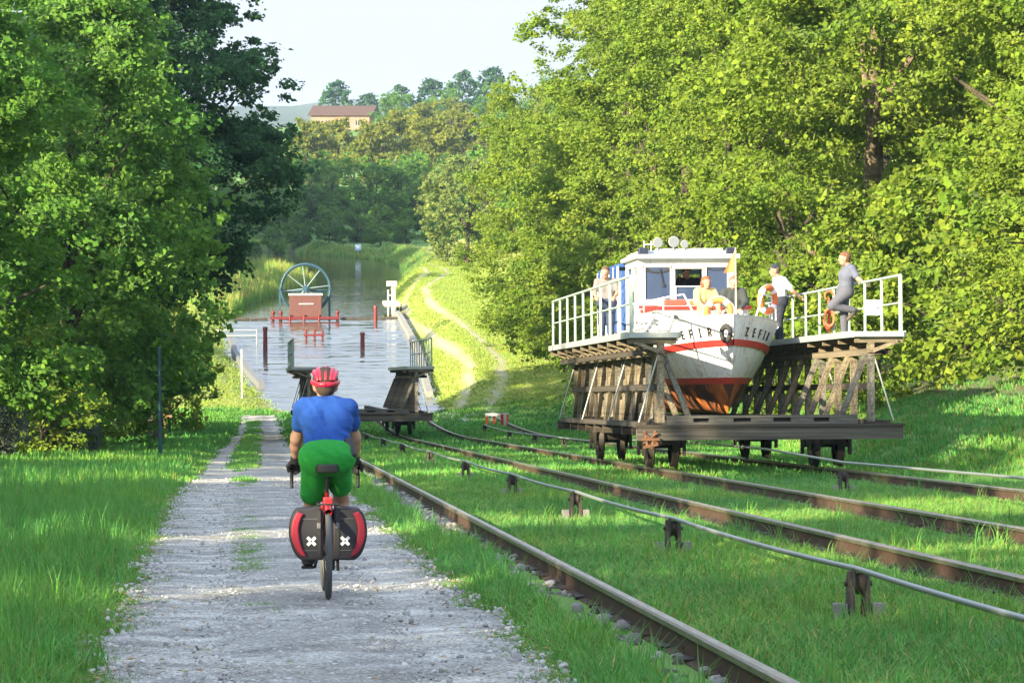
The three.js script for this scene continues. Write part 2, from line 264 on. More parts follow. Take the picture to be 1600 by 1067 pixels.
{ // stones showing along the rail by the path: the near ones singly, the rest as one mass
  const r = rngOf(7), stoneMats = [mat(.20, .19, .185, .95, 0, { flatShading: true }), mat(.13, .125, .12, .95, 0, { flatShading: true }), mat(.30, .29, .28, .95, 0, { flatShading: true }), mat(.08, .075, .07, .95, 0, { flatShading: true })];
  const stoneGeos = [0, 1, 2, 3].map((s) => { const q = rngOf(50 + s), g = new THREE.IcosahedronGeometry(1, 1), p = g.attributes.position; for (let i = 0; i < p.count; i++) { const v = V(p.getX(i), p.getY(i), p.getZ(i)), k = .75 + .45 * fbm(v.x * 1.7 + s * 9 + 20, v.y * 1.7 + v.z * 2.1 + 20, 2); p.setXYZ(i, v.x * k, v.y * k * .5, v.z * k * .85); } g.computeVertexNormals(); return g; });
  const bed = thing('rail_ballast', 'strip of pale and dark stones along the rail nearest the path', 'ballast', [2.42, 0, 0]);
  let n = 0;
  for (let d = 17.5; d < 46; d += .07) { if (n++ > 255) break; if (vnoise(d * 1.9, 7) < .42) { n--; continue; } const s = .018 + .045 * r() ** 2, m = new THREE.Mesh(stoneGeos[n % 4], stoneMats[(r() * 4) | 0]); const x = (r() - .5) * .30; m.position.set(x, trackY(d) + .004 + r() * .012, -d - r() * .2); m.rotation.set(r(), r() * 6, r()); m.scale.setScalar(s * (.6 + r() * .6)); m.name = 'stone'; lit(m); bed.add(m); }
  const im = new THREE.InstancedMesh(stoneGeos[0], stoneMats[0], 500), o = new THREE.Object3D(); im.name = 'loose_stones'; im.userData.kind = 'stuff';
  for (let i = 0; i < 500; i++) { const d = 39.5 + r() * 40; o.position.set((r() - .5) * .22, trackY(d) + .015, -d); o.rotation.set(r(), r() * 6, r()); o.scale.setScalar(.03 + r() * .05); o.updateMatrix(); im.setMatrixAt(i, o.matrix); im.setColorAt(i, new THREE.Color().setScalar(.4 + r() * 1.0)); }
  lit(im); bed.add(im);
  // loose gravel on the path
  const pm = new THREE.InstancedMesh(stoneGeos[1], mat(.42, .415, .40, .95, 0, { flatShading: true }), 16000); pm.name = 'loose_gravel'; pm.userData = { kind: 'stuff' };
  for (let i = 0; i < 16000; i++) { const d = 16 + 50 * r() ** 1.6, a = pathEdge(d, -1), b = pathEdge(d, 1); let t = r(); if (r() < .40) t = .5 + (t - .5) * .45; else if (r() < .5) t = t < .5 ? t * .25 : 1 - (1 - t) * .25; const x = lerp(a, b, t); o.position.set(x, groundY(x, d) + .046, -d); o.rotation.set(r(), r() * 6, r()); o.scale.setScalar(.0045 + .020 * r() ** 4); o.updateMatrix(); pm.setMatrixAt(i, o.matrix); pm.setColorAt(i, new THREE.Color().setScalar(.45 + r() * .7)); }
  lit(pm); scene.add(pm);
}

// ---------------------------------------------------------------- haulage cables and the rollers that carry them
const supportD = [[14.5, 23.0, 33.2, 43.2, 53.6, 65.2, 78, 92, 105, 120], [54, 92.5, 102.5, 113, 124, 137]];
const cableLabels = ['steel haulage cable between the rails beside the path', 'steel haulage cable running under the boat carriage'];
const supLabels = [(i) => ['rope roller on stone blocks in the right foreground with grey plates at its foot', 'second rope roller from the front on the cable nearest the path', 'third rope roller from the front on the cable nearest the path', 'fourth rope roller from the front on the cable nearest the path', 'fifth rope roller from the front on the cable nearest the path', 'sixth rope roller from the front on the cable nearest the path', 'small rope roller just this side of the empty carriage', 'small dark rope roller at the foot of the empty carriage'][i - 1] ?? 'small dark rope roller on the nearer cable close to the empty carriage', (i) => i === 0 ? 'lone rope roller in the grass right of the boat carriage' : 'rope roller on the cable between the boat carriage and the red barrier'];
const rollerProto = (() => {
  const g = new THREE.Group();
  part(g, 'side_plate', new THREE.ExtrudeGeometry(new THREE.Shape([new THREE.Vector2(-.13, 0), new THREE.Vector2(.13, 0), new THREE.Vector2(.075, .30), new THREE.Vector2(.03, .345), new THREE.Vector2(-.03, .345), new THREE.Vector2(-.075, .30)]), { depth: .045, bevelEnabled: true, bevelSize: .006, bevelThickness: .006, bevelSegments: 1 }).rotateY(Math.PI / 2).translate(.055, 0, 0), M.timberDark);
  part(g, 'side_plate', new THREE.ExtrudeGeometry(new THREE.Shape([new THREE.Vector2(-.13, 0), new THREE.Vector2(.13, 0), new THREE.Vector2(.075, .30), new THREE.Vector2(.03, .345), new THREE.Vector2(-.03, .345), new THREE.Vector2(-.075, .30)]), { depth: .045, bevelEnabled: true, bevelSize: .006, bevelThickness: .006, bevelSegments: 1 }).rotateY(Math.PI / 2).translate(-.10, 0, 0), M.timberDark);
  part(g, 'roller', new THREE.LatheGeometry([[.02, -.055], [.11, -.055], [.11, -.045], [.075, -.02], [.075, .02], [.11, .045], [.11, .055], [.02, .055]].map(([a, b]) => new THREE.Vector2(a, b)), 18).rotateZ(Math.PI / 2).translate(0, .265, 0), M.darkSteel);
  part(g, 'axle', rod([-.14, .265, 0], [.14, .265, 0], .018), M.darkSteel);
  part(g, 'foot_plate', rbox(.13, .13, .16, .01, -.19, .065, .02), M.concrete); part(g, 'foot_plate', rbox(.13, .13, .16, .01, .19, .065, .02), M.concrete);
  return g;
})();
supportD.forEach((list, k) => list.forEach((d, i) => {
  const c = rollerProto.clone(); c.name = numbered('rope_roller'); c.position.set(trackX[k], trackY(d) - .005, -d); c.rotation.x = -.083; c.scale.set(.70, 1, .80);
  c.userData = { label: k === 0 && i === 0 ? 'rope roller at the front edge of the grass below the cable' : supLabels[k](i), category: 'rope roller', group: k ? 'rollers under the far cable' : 'rollers under the near cable' };
  if (k === 0 && i === 0) return; scene.add(c);
}));
function cable(k, pts, r, label) { const cv = pts.map(([d, h]) => V(trackX[k], trackY(d) + h, -d)); const t = single('haulage_cable', loftTube(cv, cv.map(() => r), 8), M.cable, label, 'cable', 'haulage cables'); return t; }
{
  const p = []; for (let d = 8; d <= 124; d += 1) { let s = .362; const L = supportD[0]; for (let i = 0; i < L.length - 1; i++) if (d >= L[i] && d <= L[i + 1]) { const t = (d - L[i]) / (L[i + 1] - L[i]); s -= .10 * t * (1 - t) * ((L[i + 1] - L[i]) / 10); } p.push([d, d < 14.5 ? .362 : s]); }
  cable(0, p, .021, cableLabels[0]);
  const q = []; for (let d = 8; d <= 137; d += 1) q.push([d, d < 54 ? lerp(.62, .50, (d - 8) / 46) : d < 62 ? lerp(.50, .60, (d - 54) / 8) : d < 79 ? .60 : d < 92.5 ? lerp(.60, .365, (d - 79) / 13.5) : .365]);
  cable(1, q, .021, cableLabels[1]);
}

// ---------------------------------------------------------------- boat carriages (local: x across, y up from the track bed, z = 0 at the uphill end)
const SLOPE = Math.atan(1 / 12);
function makeCarriage() {
  const c = new THREE.Group(), r = rngOf(5), L = 16.2, bays = 9, bz = (i) => -.12 - i * (L - .24) / bays;
  // wheels in their boxes
  for (const z of [-3.0, -12.2]) for (const s of [-1, 1]) {
    for (const ox of [-.24, .24]) { const w = part(c, 'wheel', [new THREE.LatheGeometry([[.06, -.07], [.40, -.07], [.455, -.06], [.455, -.03], [.42, -.02], [.42, .065], [.37, .07], [.36, .02], [.12, .02], [.12, .09], [.06, .09]].map(([a, b]) => new THREE.Vector2(a, b)), 24).rotateZ(Math.PI / 2).translate(s * 1.635 + ox, .645, z)], M.darkSteel);
    if (ox > 0) part(w, 'axle', rod([s * 1.635 - .45, .645, z], [s * 1.635 + .45, .645, z], .06), M.darkSteel); }
    part(c, 'wheel_box', new THREE.ExtrudeGeometry(new THREE.Shape([new THREE.Vector2(-.46, .87), new THREE.Vector2(.46, .87), new THREE.Vector2(.40, .66), new THREE.Vector2(-.40, .66)]), { depth: .72, bevelEnabled: true, bevelSize: .012, bevelThickness: .012, bevelSegments: 1 }).translate(s * 1.635, 0, z - .36), M.darkSteel);
    for (const o of [-.40, .40]) part(c, 'spring_hanger', [box(.06, .42, .10, s * 1.635 + o, .66, z + .42), box(.06, .42, .10, s * 1.635 + o, .66, z - .42)], M.darkSteel);
  }
  // base frame
  for (const s of [-1, 1]) { part(c, 'side_sill', box(.22, .20, L - .6, s * 1.635, .97, -L / 2), M.timberDark); part(c, 'outer_sill', box(.14, .10, L - .5, s * 2.32, 1.08, -L / 2), M.timberDark); }
  for (let i = 0; i <= bays; i++) part(c, 'cross_beam', box(i === 0 || i === bays ? 5.05 : 4.8, i === 0 ? .24 : .2, .2, .06, i === 0 ? .90 : .96, bz(i) + (i ? 0 : .05)), i ? M.timberDark : M.timberEnd);
  part(c, 'end_plank', box(5.12, .05, .30, .06, 1.045, -.10), M.timberDark);
  // slotted fender beam across the uphill end
  part(c, 'fender_board', box(3.62, .045, .16, -.08, 1.093, -.14), M.timberGrey); part(c, 'fender_board', box(3.62, .05, .16, -.08, 1.215, -.14), M.timberGrey);
  for (const [x, w] of [[-1.64, .5], [-.86, .46], [-.08, .42], [.68, .44], [1.46, .54]]) part(c, 'fender_block', box(w, .074, .15, x, 1.153, -.14), M.timberGrey);
  part(c, 'fender_back', box(3.4, .074, .03, -.08, 1.153, -.20), M.black);
  for (const x of [-.7, .7]) part(c, 'keel_runner', box(.22, .18, L - 1.2, x, 1.14, -L / 2 - .1), M.timberDark);
  for (const [x, z] of [[-1.9, -1.2], [1.9, -1.2]]) part(c, 'tie_rod', rod([x, 1.0, z], [x * .5, .8, z - 2.2], .02), M.darkSteel);
  // side frames
  const tint = [M.timber, M.timberGrey, M.timber, M.timberDark];
  for (const s of [-1, 1]) {
    for (let i = 0; i <= bays; i++) {
      const z = bz(i), m = tint[(i + (s > 0 ? 1 : 0)) % 3];
      part(c, 'post', box(.13, 1.27, .12, s * 2.0, 1.745, z), m);
      part(c, 'inner_brace', beam([s * 1.92, 2.36, z - .12], [s * 1.43, 1.14, z - .12], .10, .15, V(0, 0, 1)), tint[(i + 1) % 3]);
      if (i % 3 === 0) part(c, 'outer_rod', rod([s * 2.05, 2.38, z + .04], [s * 2.42, 1.12, z + .04], .016, 6), M.greySteel);
      part(c, 'walkway_joist', box(.92, .12, .10, s * 2.16, 2.655, z), M.timber);
      part(c, 'stub_post', box(.13, .19, .13, s * 2.0, 2.505, z), M.timber);
      part(c, 'knee_brace', beam([s * 2.03, 2.44, z + .09], [s * 2.5, 2.62, z + .09], .07, .06, V(0, 0, 1)), M.timber);
      if (i < bays) for (const f of s < 0 ? (i % 2 ? [.33, .66] : [.5]) : []) {
        const zz = lerp(z, bz(i + 1), f), lean = (r() - .5) * .25;
        part(c, 'stud', beam([s * (2.0 + (r() - .5) * .08), 2.36, zz + lean * .4], [s * (2.0 + (r() - .5) * .14), 1.12, zz - lean], .07, .05, V(0, 0, 1)), tint[(r() * 4) | 0]);
        if (f === .5 && i < 0) { part(c, 'inner_brace', beam([s * 1.92, 2.36, zz], [s * 1.43, 1.14, zz], .11, .08, V(0, 0, 1)), tint[(r() * 3) | 0]); part(c, 'outer_rod', rod([s * 2.05, 2.38, zz], [s * 2.42, 1.12, zz], .012, 6), M.greySteel); }
      }
      if (i < bays) {
        if (s < 0) part(c, 'diagonal_brace', beam([s * 2.07, 2.34, z - .1], [s * 2.07, 1.14, bz(i + 1) + .1], .04, .09, V(1, 0, 0)), tint[(i + 2) % 4]);
        for (const q of [-1, 1]) part(c, 'gallery_lattice', beam([s * 2.30, 2.47 + (q > 0 ? 0 : .13), z - .05], [s * 2.30, 2.47 + (q > 0 ? .13 : 0), bz(i + 1) + .05], .03, .05, V(1, 0, 0)), M.timber);
        part(c, 'deck_panel', box(.94, .05, (L - .24) / bays - .02, s * 2.14, 2.745, (z + bz(i + 1)) / 2), M.timberGrey);
      }
    }
    part(c, 'top_plate', box(.18, .12, L - .2, s * 1.99, 2.42, -L / 2), M.timber);
    part(c, 'gallery_beam', box(.06, .10, L - .2, s * 2.36, 2.43, -L / 2), M.timberDark);
    part(c, 'middle_rail', box(.06, .12, L - .3, s * 2.09, 1.78, -L / 2), M.timberDark);
    part(c, 'edge_channel', box(.05, .12, L, s * 2.635, 2.755, -L / 2), M.greySteel);
    part(c, 'edge_channel', box(.05, .12, L, s * 1.645, 2.755, -L / 2), M.greySteel);
    part(c, 'end_channel', box(.94, .10, .05, s * 2.14, 2.755, .026), M.greySteel);
    part(c, 'hand_rail', rod([s * 2.56, 3.86, .02], [s * 2.56, 3.86, -L + .1], .027), M.mint);
    part(c, 'knee_rail', rod([s * 2.56, 3.34, .02], [s * 2.56, 3.34, -L + .1], .02), M.mint);
    for (let i = 0; i <= bays; i++) part(c, 'rail_post', box(i ? .045 : .06, 1.14, i ? .045 : .07, s * 2.56, 3.30, bz(i) + (i ? 0 : .1)), M.mint);
  }
  // rusty draw gear at the uphill left corner
  part(c, 'draw_gear', [rod([-2.32, .96, .02], [-2.28, .66, .10], .03), rod([-2.12, .96, .02], [-2.20, .62, .10], .03), box(.34, .05, .07, -2.22, .80, .08), box(.28, .05, .07, -2.22, .68, .10, 0, 0, .2), rod([-2.36, .72, .08], [-2.08, .92, .08], .02), rod([-2.36, .92, .08], [-2.08, .72, .08], .02)], mat(.15, .075, .045, .85, .1, { map: steelCol }));
  return c;
}
const carriageProto = makeCarriage();
const frameAt = (o, k, d) => { o.position.set(trackX[k], trackY(d), -d); o.rotation.x = -SLOPE; return o; };
const C1D = 62, C2D = 123.5;
{
  const a = carriageProto; a.name = numbered('boat_carriage'); a.userData = { label: 'timber rail carriage with walkways carrying the white boat', category: 'carriage', group: 'boat carriages on the inclined tracks' }; frameAt(a, 1, C1D); scene.add(a);
  const b = carriageProto.clone(); b.name = numbered('boat_carriage'); b.userData = { label: 'empty dark timber rail carriage at the water edge beyond the cyclist', category: 'carriage', group: 'boat carriages on the inclined tracks' }; frameAt(b, 0, C2D); b.rotation.x = -.076; scene.add(b);
}
// local point of the boat carriage -> world
const onCarriage = (x, y, z) => V(x, y, z).applyAxisAngle(V(1, 0, 0), -SLOPE).add(V(trackX[1], trackY(C1D), -C1D));

// ---------------------------------------------------------------- the boat
const font = await new FontLoader().loadAsync('fonts/droid/droid_sans_bold.typeface.json');
{
  const boat = thing('passenger_boat', 'white passenger boat with red stripes, wheelhouse and blue canopy, held on the rail carriage', 'boat'); frameAt(boat, 1, C1D);
  const KEEL = 1.25, TOP = 3.22, LEN = 14.5, ZB = -4.1;
  const sheer = (s) => TOP - .20 * sstep(0, 5, s) ;
  const half = (s, y) => { // s metres aft of the stem head
    const h = clamp((y - KEEL) / (TOP - KEEL)), stem = .18 + .9 * (1 - h) ** 2.2, m = Math.pow(h, .36) * 1.54;
    const k = clamp((s - stem) / lerp(6.2, 4.2, h)); let w = m * (1 - Math.pow(1 - k, 2.15));
    if (s > LEN - 1.5) w *= 1 - .12 * ((s - LEN + 1.5) / 1.5) ** 2; return Math.max(w, 0);
  };
  const ss = []; for (let s = .18; s < 6; s += .16) ss.push(s); for (let s = 6; s <= LEN; s += .5) ss.push(s);
  function band(y0, y1, n, proud = 0) { // hull skin between two heights (fractions follow the sheer)
    const P = [], U = [], I = [], cols = [];
    for (const sd of [-1, 1]) for (const s of ss) for (let j = 0; j <= n; j++) { const yy = lerp(y0(s), y1(s), j / n); let w = half(s, yy); w = w > 0 ? w + proud : proud * .3; const stem = .18 + .9 * (1 - clamp((yy - KEEL) / (TOP - KEEL))) ** 2.2, zz = Math.max(s, stem - proud); P.push(sd * w, yy, ZB - zz); U.push(s / 3, yy / 2); }
    const cw = n + 1, half_n = ss.length * cw;
    for (let q = 0; q < 2; q++) for (let i = 0; i < ss.length - 1; i++) for (let j = 0; j < n; j++) { const a = q * half_n + i * cw + j, b = a + cw; if (q) I.push(a, b, a + 1, b, b + 1, a + 1); else I.push(a, a + 1, b, b, a + 1, b + 1); }
    const g = new THREE.BufferGeometry(); g.setAttribute('position', new THREE.Float32BufferAttribute(P, 3)); g.setAttribute('uv', new THREE.Float32BufferAttribute(U, 2)); g.setIndex(I); g.computeVertexNormals(); return g;
  }
  const at = (y) => () => y, below = (o) => (s) => sheer(s) - o;
  const hull = part(boat, 'hull', band(at(1.98), below(.60), 8), M.hullWhite);
  part(boat, 'hull_bottom', band(at(KEEL), at(1.85), 10), M.rustHull, 'rust-brown hull bottom');
  part(hull, 'waterline_stripe', band(at(1.85), at(1.98), 3), M.redPaint);
  const bul = part(boat, 'bulwark', band(below(.47), below(0), 6), M.hullWhite);
  part(boat, 'rubbing_strake', band(below(.60), below(.47), 3, .035), M.redPaint);
  part(bul, 'cap_rail', band(below(.02), below(-.03), 1, .03), M.whitePaint);
  part(boat, 'stern_board', box(2.55, 1.0, .05, 0, 2.55, ZB - LEN + .02), M.whitePaint);
  // deck inside the bulwark
  { const P = [], I = []; ss.forEach((s) => { const y = sheer(s) - .42, w = half(s, y) - .01; P.push(-w, y, ZB - s, w, y, ZB - s); }); for (let i = 0; i < ss.length - 1; i++) { const a = 2 * i; I.push(a, a + 1, a + 2, a + 2, a + 1, a + 3); } const g = new THREE.BufferGeometry(); g.setAttribute('position', new THREE.Float32BufferAttribute(P, 3)); g.setIndex(I); g.computeVertexNormals(); part(boat, 'deck', g, mat(.42, .40, .36, .85)); }
  // name on both bows, one letter at a time
  const letters = [...'ZEFIR'];
  for (const sd of [-1, 1]) letters.forEach((ch, i) => {
    const s0 = sd > 0 ? .75 + i * .36 : .80 + (4 - i) * .30, y = sheer(s0) - .30;
    const g = new TextGeometry(ch, { font, size: .19, depth: .012, curveSegments: 4 }); g.computeBoundingBox(); g.translate(-(g.boundingBox.max.x + g.boundingBox.min.x) / 2, -.095, 0);
    const w0 = half(s0, y), slope = (half(s0 + .1, y) - half(s0 - .1, y)) / .2, flare = (half(s0, y + .1) - half(s0, y - .1)) / .2;
    const normal = V(sd, -flare, slope).normalize(), tx = V(sd * slope, 0, -1).multiplyScalar(sd).normalize(), ty = new THREE.Vector3().crossVectors(normal, tx).normalize();
    g.applyMatrix4(new THREE.Matrix4().makeBasis(tx, ty, normal)).translate(sd * w0 + normal.x * .006, y + normal.y * .006, ZB - s0 + normal.z * .006);
    part(bul, 'letter', g, M.black);
  });
  // bow fittings
  const tyre = part(boat, 'tyre_fender', new THREE.TorusGeometry(.125, .06, 12, 24).scale(.75, 1.1, 1).rotateY(-.5).translate(-.17, 2.86, ZB - .06), M.rubber);
  part(tyre, 'lashing', rod([-.17, 3.0, ZB - .05], [-.14, 3.24, ZB - .28], .014, 6), M.white);
  for (const sd of [-1, 1]) part(boat, 'bollard', [rod([sd * .28, 2.8, ZB - 1.0], [sd * .28, 3.34, ZB - 1.0], .045), rod([sd * .28 - .1, 3.24, ZB - 1.0], [sd * .28 + .1, 3.24, ZB - 1.0], .025)], M.whitePaint);
  // pulpit rails
  for (const sd of [-1, 1]) { const pts = []; for (let s = 1.6; s <= 5.2; s += .4) pts.push(V(sd * (half(s, 3.1) - .05), sheer(s) + .52 + .06 * sstep(3, 5, s), ZB - s)); pts.unshift(V(sd * (half(1.2, 3.1) - .05), sheer(1.2), ZB - 1.2)); part(boat, 'deck_rail', loftTube(pts, pts.map(() => .018), 6), M.white); for (const s of [2.4, 3.6, 4.8]) part(boat, 'rail_stanchion', rod([sd * (half(s, 3.1) - .05), sheer(s) - .02, ZB - s], [sd * (half(s, 3.1) - .05), sheer(s) + .54, ZB - s], .014, 6), M.white); }
  // trunk cabin ahead of the wheelhouse
  const zT = ZB - 4.6, zW = ZB - 7.4;
  const trunk = part(boat, 'trunk_cabin', metricUV(rbox(2.0, .78, 2.8, .06, 0, 3.16, (zT + zW) / 2)), M.whitePaint);
  part(trunk, 'red_trim', [box(2.06, .07, .04, 0, 3.50, zT + .03), box(.04, .07, 2.8, -1.02, 3.50, (zT + zW) / 2), box(.04, .07, 2.8, 1.02, 3.50, (zT + zW) / 2)], M.redPaint);
  part(trunk, 'skylight', rbox(1.2, .12, .9, .03, 0, 3.61, zW + 1.3), M.whitePaint);
  part(trunk, 'life_jacket', rbox(.5, .14, .32, .05, -.55, 3.62, zT - .5), mat(.6, .06, .04, .8)); part(trunk, 'life_jacket', rbox(.42, .12, .3, .05, -.05, 3.61, zT - .55), mat(.65, .12, .05, .8));
  for (const x of [-.62, 0, .62]) { const p = part(trunk, 'porthole', new THREE.TorusGeometry(.12, .02, 8, 20).translate(x, 3.24, zT + .012), M.greySteel); part(p, 'pane', new THREE.CircleGeometry(.115, 20).translate(x, 3.24, zT + .006), mat(.03, .04, .05, .1)); }
  part(boat, 'bench', [rbox(1.7, .06, .4, .02, .1, 3.17, zT + .32), box(.08, .36, .36, -.6, 2.97, zT + .32), box(.08, .36, .36, .8, 2.97, zT + .32)], mat(.46, .31, .16, .7));
  // wheelhouse with real openings
  const wh = new THREE.Group(); wh.name = 'wheelhouse'; boat.add(wh);
  const W = 1.06, y0 = 2.80, y1 = 4.66, zb = zW - 2.3, sill = 3.74, head = 4.50;
  const wall = []; // front wall pieces
  wall.push(box(2 * W, sill - y0, .06, 0, (sill + y0) / 2, zW), box(2 * W, y1 - head, .06, 0, (y1 + head) / 2, zW));
  const cols = [[-W, -.94], [-.34, -.25], [.36, .43], [.94, W]]; for (const [a, b] of cols) wall.push(box(b - a, head - sill, .06, (a + b) / 2, (sill + head) / 2, zW));
  for (const sd of [-1, 1]) { wall.push(box(.06, sill - y0, zW - zb, sd * W, (sill + y0) / 2, (zW + zb) / 2), box(.06, y1 - head, zW - zb, sd * W, (y1 + head) / 2, (zW + zb) / 2)); for (const [a, b] of [[zW, zW - .12], [zW - 1.0, zW - 1.14], [zb + .12, zb]]) wall.push(box(.06, head - sill, a - b, sd * W, (sill + head) / 2, (a + b) / 2)); }
  wall.push(box(2 * W, sill - y0, .06, 0, (sill + y0) / 2, zb), box(2 * W, y1 - head, .06, 0, (y1 + head) / 2, zb)); for (const [a, b] of [[-W, -.8], [-.1, .1], [.8, W]]) wall.push(box(b - a, head - sill, .06, (a + b) / 2, (sill + head) / 2, zb));
  part(wh, 'wall', metricUV(merge(wall), .4), M.whitePaint);
  const roof = part(wh, 'roof', [rbox(2 * W + .26, .10, zW - zb + .42, .03, 0, y1 + .05, (zW + zb) / 2 + .06), rbox(2 * W + .02, .12, zW - zb + .1, .05, 0, y1 + .13, (zW + zb) / 2)], mat(.62, .68, .72, .5, 0, { map: paintCol }));
  for (const x of [-.98, .98]) part(roof, 'corner_lamp', rbox(.22, .16, .14, .03, x, y1 + .17, zW + .16), mat(.02, .025, .05, .3));
  const glass = mat(.035, .055, .11, .07, 0, { transparent: false });
  const clear = phys(.9, .95, 1, { transmission: 1, roughness: .03, thickness: 0 });
  for (const [a, b, c, d, m] of [[-.94, -.34, sill, head, glass], [.43, .94, sill, head, glass], [-.25, .36, sill, sill + .32, glass]]) { const p = part(wh, 'window', box(b - a - .01, d - c - .01, .012, (a + b) / 2, (c + d) / 2, zW + .01), m); part(p, 'gasket', [box(b - a, .025, .03, (a + b) / 2, d - .01, zW + .035), box(b - a, .025, .03, (a + b) / 2, c + .01, zW + .035), box(.025, d - c, .03, a + .01, (c + d) / 2, zW + .035), box(.025, d - c, .03, b - .01, (c + d) / 2, zW + .035)], M.whitePaint); }
  part(wh, 'raised_sash', box(.64, .05, .05, .055, head - .03, zW + .05), M.whitePaint);
  for (const sd of [-1, 1]) for (const [a, b] of [[zW - .12, zW - 1.0], [zW - 1.14, zb + .12]]) part(wh, 'side_window', box(.012, head - sill, a - b, sd * W, (sill + head) / 2, (a + b) / 2), clear);
  part(wh, 'wiper', [rod([-.60, 4.46, zW + .06], [-.52, 4.10, zW + .05], .012, 6), rbox(.07, .07, .03, .01, -.52, 4.08, zW + .05)], M.black);
  part(wh, 'curtain', [new THREE.TorusGeometry(.30, .05, 6, 14, Math.PI).rotateZ(Math.PI).scale(1, .45, .3).translate(-.64, 4.50, zW + .022), new THREE.TorusGeometry(.25, .04, 6, 14, Math.PI).rotateZ(Math.PI).scale(1, .35, .3).translate(.685, 4.50, zW + .022)], M.black);
  part(wh, 'red_band', box(2 * W + .02, .06, .03, 0, 3.60, zW + .04), M.redPaint);
  // lamps and horns on the roof
  for (const [x, s] of [[-.62, 1], [-.26, 1.1], [-.02, .8]]) { const l = part(wh, 'searchlight', [new THREE.LatheGeometry([[.0, -.09], [.06, -.09], [.10, 0], [.115, .06], [.10, .06]].map(([a, b]) => new THREE.Vector2(a * s, b * s)), 18).rotateX(Math.PI / 2).translate(x, y1 + .20 + .17 * s, zW - .1), rod([x, y1 + .13, zW - .1], [x, y1 + .20 + .1 * s, zW - .1], .018, 6)], M.greySteel); part(l, 'lens', new THREE.CircleGeometry(.098 * s, 18).translate(x, y1 + .20 + .17 * s, zW - .1 + .062 * s), mat(.16, .18, .2, .08)); }
  part(wh, 'roof_rack', [rod([-.9, y1 + .34, zW - .3], [-.45, y1 + .34, zW - .3], .012, 6), rod([-.9, y1 + .15, zW - .3], [-.9, y1 + .42, zW - .3], .012, 6), rod([-.74, y1 + .15, zW - .3], [-.74, y1 + .42, zW - .3], .012, 6)], M.whitePaint);
  part(wh, 'life_float', rbox(1.5, .06, .25, .02, .1, y1 + .215, zW - .25), M.whitePaint);
  // blue canopy aft
  const cn = new THREE.Group(); cn.name = 'canopy'; boat.add(cn);
  const blue = mat(.025, .085, .30, .6, 0, { bumpMap: noiseA, bumpScale: .02 }), zc = zb - .15, ze = ZB - LEN + .3;
  part(cn, 'roof_sheet', metricUV(rbox(2.5, .09, zc - ze, .03, 0, 4.62, (zc + ze) / 2), .5), blue);
  for (const sd of [-1, 1]) { for (let k = 0; k < 5; k++) { const a = lerp(zc, ze, k / 5), b = lerp(zc, ze, (k + 1) / 5), m = (a + b) / 2, hb = half(ZB * 0 + (-(m - ZB)), 3.0) ; part(cn, 'side_sheet', box(.03, k % 2 ? 1.55 : .9, Math.abs(a - b) - .12, sd * 1.24, k % 2 ? 3.8 : 3.46, m), k === 2 ? mat(.05, .16, .42, .6) : blue); part(cn, 'canopy_post', rod([sd * 1.25, 2.8, a], [sd * 1.25, 4.6, a], .03), M.whitePaint); } part(cn, 'canopy_post', rod([sd * 1.25, 2.8, ze], [sd * 1.25, 4.6, ze], .03), M.whitePaint); part(cn, 'blue_valance', box(.025, .24, zc - ze, sd * 1.255, 4.46, (zc + ze) / 2), blue); }
  part(cn, 'front_sheet', box(.28, 1.5, .03, -1.12, 3.75, zc), blue);
  // white gangway steps on the left side deck
  const st = thing('gangway_steps', 'white slanting gangway steps beside the boat on the left walkway', 'steps'); frameAt(st, 1, C1D);
  part(st, 'stringer', beam([-1.72, 3.16, -3.3], [-2.16, 2.80, -1.2], .05, .12), M.whitePaint); part(st, 'stringer', beam([-1.35, 3.16, -3.3], [-1.72, 2.80, -1.2], .05, .12), M.whitePaint);
  for (let i = 0; i < 4; i++) part(st, 'tread', beam([lerp(-1.72, -2.14, i / 4 + .1), lerp(3.14, 2.82, i / 4 + .1), lerp(-3.3, -1.2, i / 4 + .1)], [lerp(-1.35, -1.74, i / 4 + .1), lerp(3.14, 2.82, i / 4 + .1), lerp(-3.3, -1.2, i / 4 + .1)], .22, .03), M.whitePaint);
  // pennant on its staff
  const fl = thing('pennant_flag', 'orange triangular pennant on a pale staff at the bow', 'flag'); frameAt(fl, 1, C1D);
  part(fl, 'staff', rod([.16, 2.85, ZB - .9], [.16, 4.62, ZB - .9], .018, 8, .012), mat(.70, .62, .48, .6));
  { const P = [], I = [], n = 10; for (let i = 0; i <= n; i++) { const t = i / n, y = lerp(4.60, 4.12, t), w = .26 * t; for (let j = 0; j <= 4; j++) P.push(.16 - w * j / 4, y - .02 * j / 4, ZB - .9 + Math.sin(j * 1.3 + t * 2) * .035 * (j / 4)); } for (let i = 0; i < n; i++) for (let j = 0; j < 4; j++) { const a = i * 5 + j, b = a + 5; I.push(a, a + 1, b, b, a + 1, b + 1); } const g = new THREE.BufferGeometry(); g.setAttribute('position', new THREE.Float32BufferAttribute(P, 3)); g.setIndex(I); g.computeVertexNormals(); part(fl, 'cloth', g, phys(.75, .30, .10, { roughness: .9, transmission: .3, thickness: 0 })); }
}
